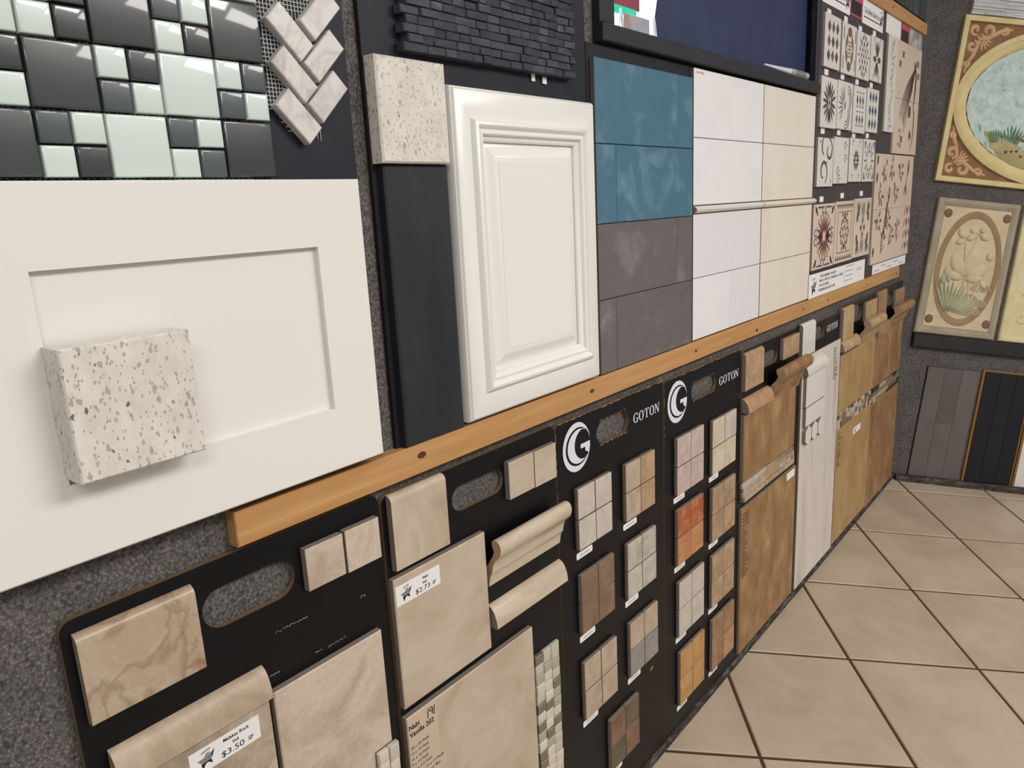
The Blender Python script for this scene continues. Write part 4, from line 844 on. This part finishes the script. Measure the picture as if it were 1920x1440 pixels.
    for i, (x, y) in enumerate(((3.42, 3.42), (3.68, 3.44), (3.30, 3.20), (3.86, 3.22), (4.02, 3.42), (3.26, 2.95), (3.62, 2.93), (3.78, 2.78), (3.46, 2.75), (4.02, 2.84))):
        for q in range(5): p.arc(x+R.uniform(-.02, .02), y+R.uniform(-.02, .02), .02+.011*q, 40*q, 40*q+190, .013, RS)
        for q in (200, 250, 300, 60): p.petal(x, y, .075, .016, (q+i*23)*D2R, K, .05)
    for (x, y) in ((4.28, 3.38), (3.56, 3.12), (3.50, 2.98)):
        for q in range(6): p.strip(bez((x+.02*q, y+.10), (x+.08, y), (x-.02*q, y-.08), (x-.10+.035*q, y-.20)), .012, K)
        p.ell(x+.06, y+.12, .022, .028, K, 8)
    for sx in (4.42, 4.30):
        for y in (2.64, 2.76, 2.88, 3.0): p.petal(sx, y, .10, .018, 70*D2R, RS, -.04); p.petal(sx+.09, y+.02, .09, .016, 110*D2R, DK, -.04)
    for y in (3.30, 3.46, 2.62):
        for q in (70, 85, 100): p.petal(3.14, y, .10, .012, q*D2R, K)
    p.make('rose_print', B, LEFT, s+.0009)
    # address card and the second card below
    c = box('address_card', A, LEFT, 1.345, 2.870, 2.452, 2.636, .024, .027, paper(), 0.0); p = Print(); u = 1.60; gm = plain('grey_print', '#8b888a', 0.8)
    for i, sx in enumerate(('TILE & MARBLE GALLERY', '896 W. 190TH ST. GARDENA, CA 90247', '310-532-8596,', 'TILEMARBLEGALLERY.COM')): p.text(sx, u-.01*i, 2.594-.036*i, .020, plain('soft_ink', '#4a474a', 0.8), width=(.42, .62, .26, .42)[i], bold=True)
    shop_emblem(p, 1.455, 2.54, .13, ink(), gm)
    p.text('TELEPHONE & FAX', 2.28, 2.612, .012, gm, width=.25)
    for i in range(3): p.arc(2.26, 2.578-.04*i, .012, 40, 320, .004, ink()); p.text(('ommercial', 'esidential', 'ustom work')[i], 2.29, 2.572-.04*i, .016, gm, width=.2)
    p.text('GALLERY', 2.60, 2.55, .03, plain('pale_print', '#b9b7b5', 0.8), width=.18); p.make('lettering', c, LEFT, .0278)
    c = box('address_card', B, LEFT, 2.975+.25, 4.55, 2.452, 2.545, .004, .006, paper(), 0.0); p = Print()
    for i in range(5): p.text('TILEGALLERY', 3.30+.24*i, 2.475+.03*(i % 2), .014, gm, width=.18)
    p.make('lettering', c, LEFT, .0068)
    # dark slate board above the short rail
    t = thing('slate_board', LEFT, 4.0, 4.885, -0.024, 'dark green-grey board of tall arched tiles above the short rail', 'sample board')
    sl = mottled('green_slate', [(0.3, '#262c2f'), (0.55, '#333b3e'), (0.75, '#4a5457')], 18, 6, 1, 0.5, 0.4, 0.2, stretch=(1, .5, 1)); box('board_panel', t, LEFT, 2.9, 4.70, 4.885, 6.0, -0.024, 0.0, plain('board_dark', '#2b2d31', 0.7), .002)
    for i in range(6): plate('arched_tile', t, LEFT, [[(2.93+i*.295, 4.9), (3.20+i*.295, 4.9)]+arcpts(3.065+i*.295, 5.12, .135, .16, 0, 180, 8)], .0005, .02, sl); plate('arched_tile', t, LEFT, [[(2.93+i*.295, 5.32), (3.20+i*.295, 5.32)]+arcpts(3.065+i*.295, 5.6, .135, .16, 0, 180, 8)], .0005, .02, sl)
build_stencils()

# ------------------------------------------------------------------ end wall
class Relief:
    """low plaster relief: rounded petals and half-round scrolls in one mesh"""
    def __init__(s): s.V = []; s.F = []
    def dome(s, pts, h):
        n = len(s.V); m = len(pts); cx = sum(p[0] for p in pts)/m; cy = sum(p[1] for p in pts)/m
        A = sum(pts[i][0]*pts[(i+1) % m][1]-pts[(i+1) % m][0]*pts[i][1] for i in range(m))
        if A < 0: pts = pts[::-1]
        for k, z in ((1, 0), (.92, .55), (.6, .92)): s.V += [(cx+(x-cx)*k, cy+(y-cy)*k, h*z) for x, y in pts]
        s.V.append((cx, cy, h))
        for L in range(2):
            for i in range(m): s.F.append((n+L*m+i, n+L*m+(i+1) % m, n+(L+1)*m+(i+1) % m, n+(L+1)*m+i))
        for i in range(m): s.F.append((n+2*m+i, n+2*m+(i+1) % m, n+3*m))
        return s
    def petal(s, cx, cy, L, w, ang, h, r0=0.0):
        pts = [(r0+i/7*L, w*math.sin(math.pi*i/7)**.75) for i in range(8)]; pts += [(p[0], -p[1]) for p in pts[-2:0:-1]]; c, q = math.cos(ang*D2R), math.sin(ang*D2R)
        return s.dome([(cx+x*c-y*q, cy+x*q+y*c) for x, y in pts], h)
    def ell(s, cx, cy, rx, ry, h, n=14): return s.dome(arcpts(cx, cy, rx, ry, 0, 360*(n-1)/n, n-1), h)
    def tube(s, pts, w, taper=True):
        n = len(s.V); m = len(pts)
        for i, (x, y) in enumerate(pts):
            a = pts[max(0, i-1)]; b = pts[min(m-1, i+1)]; dx, dy = b[0]-a[0], b[1]-a[1]; L = math.hypot(dx, dy) or 1; k = w*(math.sin(math.pi*(.15+.7*i/(m-1))) if taper else 1)
            for q in range(5): an = math.pi*q/4; s.V.append((x-dy/L*k*math.cos(an), y+dx/L*k*math.cos(an), k*math.sin(an)))
        for i in range(m-1):
            for q in range(4): s.F.append((n+5*i+q, n+5*i+q+1, n+5*i+5+q+1, n+5*i+5+q)[::-1])
        return s
    def spiral(s, cx, cy, r, a0, a1, w, shrink=.75, n=16): return s.tube([(cx+r*(1-shrink*i/n)*math.cos((a0+(a1-a0)*i/n)*D2R), cy+r*(1-shrink*i/n)*math.sin((a0+(a1-a0)*i/n)*D2R)) for i in range(n+1)], w)
    def make(s, name, parent, F, w, mat):
        cu = sum(v[0] for v in s.V)/len(s.V); cv = sum(v[1] for v in s.V)/len(s.V)
        me = mesh_from(name, [(x-cu, y-cv, z) for x, y, z in s.V], s.F, [mat], None, 50); bm = bmesh.new(); bm.from_mesh(me); bmesh.ops.recalc_face_normals(bm, faces=bm.faces[:])
        for f in bm.faces:
            pass
        bm.to_mesh(me); bm.free(); return put(bpy.data.objects.new(name, me), parent, F, cu, cv, w)
def oval_ring(name, parent, F, cu, cv, prof, mat, n=64):
    """prof: (rx, ry, w) loops from outside to inside"""
    V = []; Fc = []
    for rx, ry, w in prof: V += [(rx*math.cos(2*math.pi*i/n), ry*math.sin(2*math.pi*i/n), w) for i in range(n)]
    for k in range(len(prof)-1):
        for i in range(n): Fc.append((k*n+i, k*n+(i+1) % n, (k+1)*n+(i+1) % n, (k+1)*n+i))
    return put(bpy.data.objects.new(name, mesh_from(name, V, Fc, [mat], None, 50)), parent, F, cu, cv, 0)
def plaster(name, a, b, c, bump=0.15): return mottled(name, [(0.25, a), (0.5, b), (0.75, c)], 14, 6, 0.6, 0.7, 0.25, 0.2, 200, bump=bump)
def build_end_wall():
    # ---- framed oval relief (upper)
    Y = plaster('yellow_plaster', '#cbb77f', '#d5c38e', '#ddcfa2'); BRN = plaster('carved_brown', '#7c5a3d', '#876446', '#977455'); SC = plaster('scroll_tan', '#bd966c', '#c9a47a', '#d3b18a'); ol = plain('plaque_side_olive', '#6b5f3a', 0.9, 0.1)
    s = thing('relief_plaque', END, 1.06, 3.395, 0.0, 'yellow framed plaque with oval sea scene and carved scroll corners', 'plaque')
    O = (-0.195, 2.315, 3.395, 5.125); I = inset(O, .055, 0)[:4]
    rings('frame', s, END, [O+(0.0,), O+(0.045,), inset(O, .006, .050), I+(0.050,), I+(0.022,)], Y, False)
    box('recess', s, END, I[0], I[1], I[2], I[3], 0.0, 0.022, BRN, 0.0)
    cu, cv = 1.06, 4.26; a, b = 1.215, 0.835
    oval_ring('oval_moulding', s, END, cu, cv, [(a, b, .02), (a, b, .050), (a-.03, b-.03, .062), (a-.055, b-.055, .064), (a-.065, b-.065, .052), (a-.09, b-.09, .054), (a-.12, b-.12, .046), (a-.145, b-.145, .030), (a-.15, b-.15, .020)], Y)
    from mathutils import noise as mn
    AQ = mottled('aqua_stucco', [(0.30, '#5f7d74'), (0.36, '#aac0b8'), (0.55, '#bfcfc8'), (0.72, '#d6d9cf')], 34, 7, 0.5, 0.6, 0.3, 0.3, 120)
    V = []; Fc = []; n, m = 120, 44
    for j in range(m+1):
        for i in range(n):
            r = j/m; x, y = (a-.148)*r*math.cos(2*math.pi*i/n), (b-.148)*r*math.sin(2*math.pi*i/n)
            z = mn.noise(Vector((x*13, y*13, .3)))*.5+mn.noise(Vector((x*30, y*30, 1.7)))*.4; V.append((x, y, .036+.030*max(-.30, z)))
    for j in range(m):
        for i in range(n): Fc.append((j*n+i, (j+1)*n+i, (j+1)*n+(i+1) % n, j*n+(i+1) % n))
    put(bpy.data.objects.new('sea_field', mesh_from('sea_field', V, Fc, [AQ], None, 80)), s, END, cu, cv, 0)
    gnd = Relief(); gnd.dome([(.20, 3.98), (.30, 3.80), (.42, 3.70), (.58, 3.62), (.80, 3.58), (1.2, 3.56), (1.6, 3.64), (1.8, 3.75), (1.5, 3.86), (1.2, 3.80), (.95, 3.76), (.72, 3.80), (.56, 3.79), (.40, 3.84)], .035); gnd.make('sand_bank', s, END, .022, plaster('sand_ochre', '#a3976a', '#b3a77b', '#c3b890'))
    gr = Relief()
    for (x, y, h, k) in ((.36, 3.84, .16, 6), (.54, 3.80, .26, 9)):
        for q in range(k): gr.petal(x+.008*(q-k/2), y, h*(1-abs(q-k/2)*.06), .011, 90-(q-k/2)*9, .012)
    gr.make('water_plants', s, END, .04, plaster('plant_green', '#5d8060', '#6f8f70', '#83a081'))
    pb = Relief()
    for i in range(9): pb.ell(.50+.055*i, 3.765-.012*i+.02*(i % 3), .018, .016, .014, 8)
    pb.make('pebbles', s, END, .048, plaster('pebble_brown', '#5d4430', '#6d5138', '#7d5f45'))
    nk = Relief(); nk.tube([(.60, 3.925), (.66, 3.905), (.74, 3.87), (.86, 3.83)], .013, False); nk.ell(.60, 3.925, .026, .022, .02, 9); nk.make('fiddle_neck', s, END, .04, plain('fiddle_brown', '#7c5a48', 0.6))
    fg = Relief(); fg.ell(.90, 4.22, .16, .13, .08); fg.ell(.80, 4.30, .06, .07, .06); fg.petal(.98, 4.10, .34, .05, 200, .045); fg.petal(.90, 4.02, .2, .035, 170, .03); fg.make('winged_figure', s, END, .035, plaster('figure_ochre', '#bd8e49', '#c9a057', '#d6b878'))
    rf = Relief(); rf.dome([(.62, 3.80), (.75, 3.86), (1.0, 3.90), (1.3, 3.86), (1.4, 3.78), (.9, 3.74)], .03); rf.make('pale_rock', s, END, .045, plaster('rock_pale', '#c2b49b', '#cdbfa6', '#d8ccb5'))
    for (x0, y0, sx, sy) in ((-.125, 5.055, 1, -1), (-.125, 3.465, 1, 1)):
        sc = Relief()
        def Pt(x, y): return (x0+sx*x, y0+sy*y)
        def sp(x, y, r, a0, a1, w, sh=.75):
            sc.tube([Pt(x+r*(1-sh*i/16)*math.cos((a0+(a1-a0)*i/16)*D2R), y+r*(1-sh*i/16)*math.sin((a0+(a1-a0)*i/16)*D2R)) for i in range(17)], w)
        sp(.20, .07, .075, 150, -260, .027); sp(.06, .24, .065, 280, 700, .027); sp(.38, .055, .045, 170, -230, .020); sp(.035, .42, .04, 290, 690, .018); sp(.065, .07, .055, 60, 420, .025)
        sc.tube([Pt(.10, .13), Pt(.13, .16), Pt(.20, .155), Pt(.28, .10), Pt(.34, .06), Pt(.46, .035)], .026); sc.tube([Pt(.13, .14), Pt(.12, .20), Pt(.09, .32), Pt(.05, .40), Pt(.03, .52)], .024)
        for q in (15, 35, 55, 75): c_, s_ = math.cos(q*D2R), math.sin(q*D2R); sc.tube([Pt(.14+.03*c_, .15+.03*s_), Pt(.14+.08*c_, .15+.08*s_), Pt(.14+.125*c_, .15+.125*s_)], .014)
        sc.make('corner_scroll', s, END, .022, SC)
    # ---- lotus plaque
    PF = plaster('lotus_frame', '#948972', '#a09580', '#ada390'); FD = plaster('lotus_field', '#bfae8d', '#cab999', '#d2c4a8'); RG = plaster('lotus_ring_brown', '#8d7355', '#977d5f', '#a28a6c')
    s = thing('relief_plaque', END, .34, 1.713, 0.0, 'beige lotus relief plaque with brown oval ring and corner dots', 'plaque'); O = (-0.112, 0.790, 1.714, 3.222)
    rings('frame', s, END, [O+(0.0,), O+(0.038,), inset(O, .012, .050), inset(O, .045, .052), inset(O, .060, .044), inset(O, .068, .044), inset(O, .078, .036), inset(O, .085, .036), inset(O, .090, .040)], PF, False, 25)
    I = inset(O, .088, 0)[:4]; box('field', s, END, I[0], I[1], I[2], I[3], 0.0, 0.040, FD, 0.0); cu, cv = .345, 2.468
    oval_ring('oval_band', s, END, cu, cv, [(.362, .640, .0395), (.360, .638, .0425), (.298, .560, .0425), (.294, .556, .0385)], RG)
    for (x, y) in ((.020, 3.060), (.668, 3.060), (.028, 1.882), (.672, 1.882)): p = Relief(); p.ell(x, y, .047, .050, .006); p.make('corner_dot', s, END, .040, plaster('dot_brown', '#6d5640', '#775f48', '#826a52'))
    lt = Relief()
    for (x, y, L, w, an) in ((.33, 2.38, .30, .075, 128), (.34, 2.38, .33, .095, 78), (.34, 2.38, .26, .07, 30), (.33, 2.36, .22, .05, 8), (.32, 2.36, .20, .05, 165), (.55, 2.58, .12, .05, 70), (.26, 2.80, .14, .045, 130), (.27, 2.79, .13, .04, 35), (.26, 2.79, .11, .035, 205), (.40, 2.87, .12, .035, 160), (.40, 2.87, .13, .035, -30), (.41, 2.88, .07, .03, 60), (.50, 2.35, .12, .03, -40)): lt.petal(x, y, L, w, an, .022)
    for P in (((.27, 2.78), (.29, 2.62), (.33, 2.40)), ((.39, 2.86), (.36, 2.70), (.31, 2.58)), ((.33, 2.38), (.34, 2.10), (.36, 2.0)), ((.38, 2.36), (.42, 2.15), (.40, 2.02)), ((.58, 2.52), (.50, 2.30), (.44, 2.12))): lt.tube(list(P), .011, False)
    lt.make('lotus_flower', s, END, .040, FD)
    lv = Relief()
    for i in range(13): lv.petal(.175+.014*i, 1.97+.006*(i % 3), .36+.02*((i*7) % 5)-.016*i, .016, 116-6*i, .014)
    for (x, y) in ((.12, 2.42), (.16, 2.36), (.10, 2.34)): lv.petal(x, y, .12, .03, 95, .014, -.06)
    lv.make('reed_leaves', s, END, .042, plaster('reed_green', '#9da183', '#aaac8d', '#b5b59a'))
    wv = Relief()
    for (x, y) in ((.53, 2.26), (.42, 2.13), (.52, 2.08), (.40, 1.99), (.47, 1.98)):
        for r in (.035, .062, .09, .115): wv.tube(arcpts(x, y-.03, r, r*.85, 12, 168, 10), .010, False)
    wv.make('wave_scallops', s, END, .040, plaster('wave_grey', '#a3957a', '#afa186', '#b9ac92'))
    # ---- pale plaque at the frame edge
    s = thing('relief_plaque', END, 1.33, 1.713, 0.0, 'pale yellow plaque cut by the right edge, beside the lotus plaque', 'plaque'); O = (0.842, 1.76, 1.714, 3.222); PY = plaster('pale_yellow_plaster', '#cbbf93', '#d4c99f', '#dcd2ad')
    rings('frame', s, END, [O+(0.0,), O+(0.038,), inset(O, .012, .050), inset(O, .045, .052), inset(O, .060, .042), inset(O, .068, .044), inset(O, .080, .038)], PY, False, 25); I = inset(O, .078, 0)[:4]; box('field', s, END, I[0], I[1], I[2], I[3], 0.0, .040, PY, 0.0)
    vn = Relief()
    for y in (2.0, 2.3, 2.6, 2.9): vn.spiral(1.06, y, .07, 200, 560, .014); vn.petal(1.12, y+.05, .14, .03, 60, .02)
    vn.make('vine_scrolls', s, END, .040, PY)
    # ---- ledge, lower panels, rough marble
    lg = mottled('black_ledge', [(0.3, '#1f1d20'), (0.7, '#2a272a')], 20, 4, 0, 0.5, 0.4, 0.2)
    l = thing('display_ledge', END, 1.5, 1.55, 0.0, 'black ledge holding the two relief plaques on the end wall', 'ledge'); box('ledge_board', l, END, -0.105, 5, 1.555, 1.706, 0.0, 0.062, lg, .004)
    s = thing('tile_panel', END, .43, .045, 0.0, 'panel of matt grey plank tiles at the foot of the end wall', 'tile panel', 'lower panels on the end wall'); box('backing_board', s, END, .135, .735, .048, 1.345, 0.0, .010, plain('dark_panel_edge', '#2e211c', 0.9, 0.1), 0.0)
    gm = mottled('matt_grey_tile', [(0.3, '#5f5653'), (0.7, '#6b625f')], 8, 5, 0.4, 0.45, 0.4, 0.1); gm2 = mottled('matt_grey_tile_dark', [(0.3, '#5a5250'), (0.7, '#625a58')], 8, 5, 0.4, 0.4, 0.4, 0.1)
    for i, sp_ in enumerate(((.048, 1.343), (.048, .70, 1.343), (.048, 1.343))):
        for k in range(len(sp_)-1): box('plank_tile', s, END, .14+i*.197+.001, .14+(i+1)*.197-.001, sp_[k]+.001, sp_[k+1]-.001, .010, .022, gm2 if i == 1 and k == 1 else gm, .002)
    wd = plain('raw_wood_edge', '#8a6238', 0.8, 0.2)
    s = thing('tile_panel', END, 1.05, .045, 0.0, 'panel of glossy black plank tiles with a raw wood edge', 'tile panel', 'lower panels on the end wall'); box('backing_board', s, END, .762, 1.335, .048, 1.372, 0.0, .024, wd, 0.0); bk = plain('black_gloss_tile', '#121216', 0.12, 0.5); bk2 = plain('black_matt_tile', '#17161a', 0.35, 0.4)
    for i, sp_ in enumerate(((.05, 1.352), (.05, .70, 1.352), (.05, 1.352))):
        for k in range(len(sp_)-1): box('plank_tile', s, END, .79+i*.176+.001, .79+(i+1)*.176-.001, sp_[k]+.001, sp_[k+1]-.001, .024, .034, bk if i == 1 else bk2, .002)
    s = thing('tile_panel', END, 1.65, .045, 0.0, 'white tile panel at the right edge by the floor', 'tile panel', 'lower panels on the end wall'); box('backing_board', s, END, 1.352, 1.95, .048, 1.372, 0.0, .024, wd, 0.0)
    for i in range(2): box('plank_tile', s, END, 1.372+i*.288, 1.372+(i+1)*.288-.003, .05, 1.352, .024, .034, plain('white_gloss', '#d8d3cc', 0.15, 0.5), .002)
    s = thing('marble_strip_panel', END, .6, 5.14, 0.0, 'rough white split marble panel above the oval plaque', 'tile panel'); box('backing_board', s, END, -.14, 1.3, 5.14, 5.56, 0.002, .012, plain('grout_pale', '#b9b5ae', 0.9), 0.0)
    wmr = [mottled('split_white_%d' % i, [(0.3, c1), (0.7, c2)], 20, 6, 0.5, 0.7, 0.3, 0.2, 120, bump=0.5) for i, (c1, c2) in enumerate((('#c9c7c5', '#dedddb'), ('#b8b6b5', '#cfcdcb')))]; rr = random.Random(2); y = 5.142
    while y < 5.55:
        x = -.138; h = rr.choice((.022, .03, .04))
        while x < 1.28: L = rr.uniform(.12, .4); L = min(L, 1.30-x); box('marble_stick', s, END, x+.001, x+L-.001, y+.001, y+h-.001, .012, rr.uniform(.030, .047), rr.choice(wmr), .004); x += L
        y += h
build_end_wall()
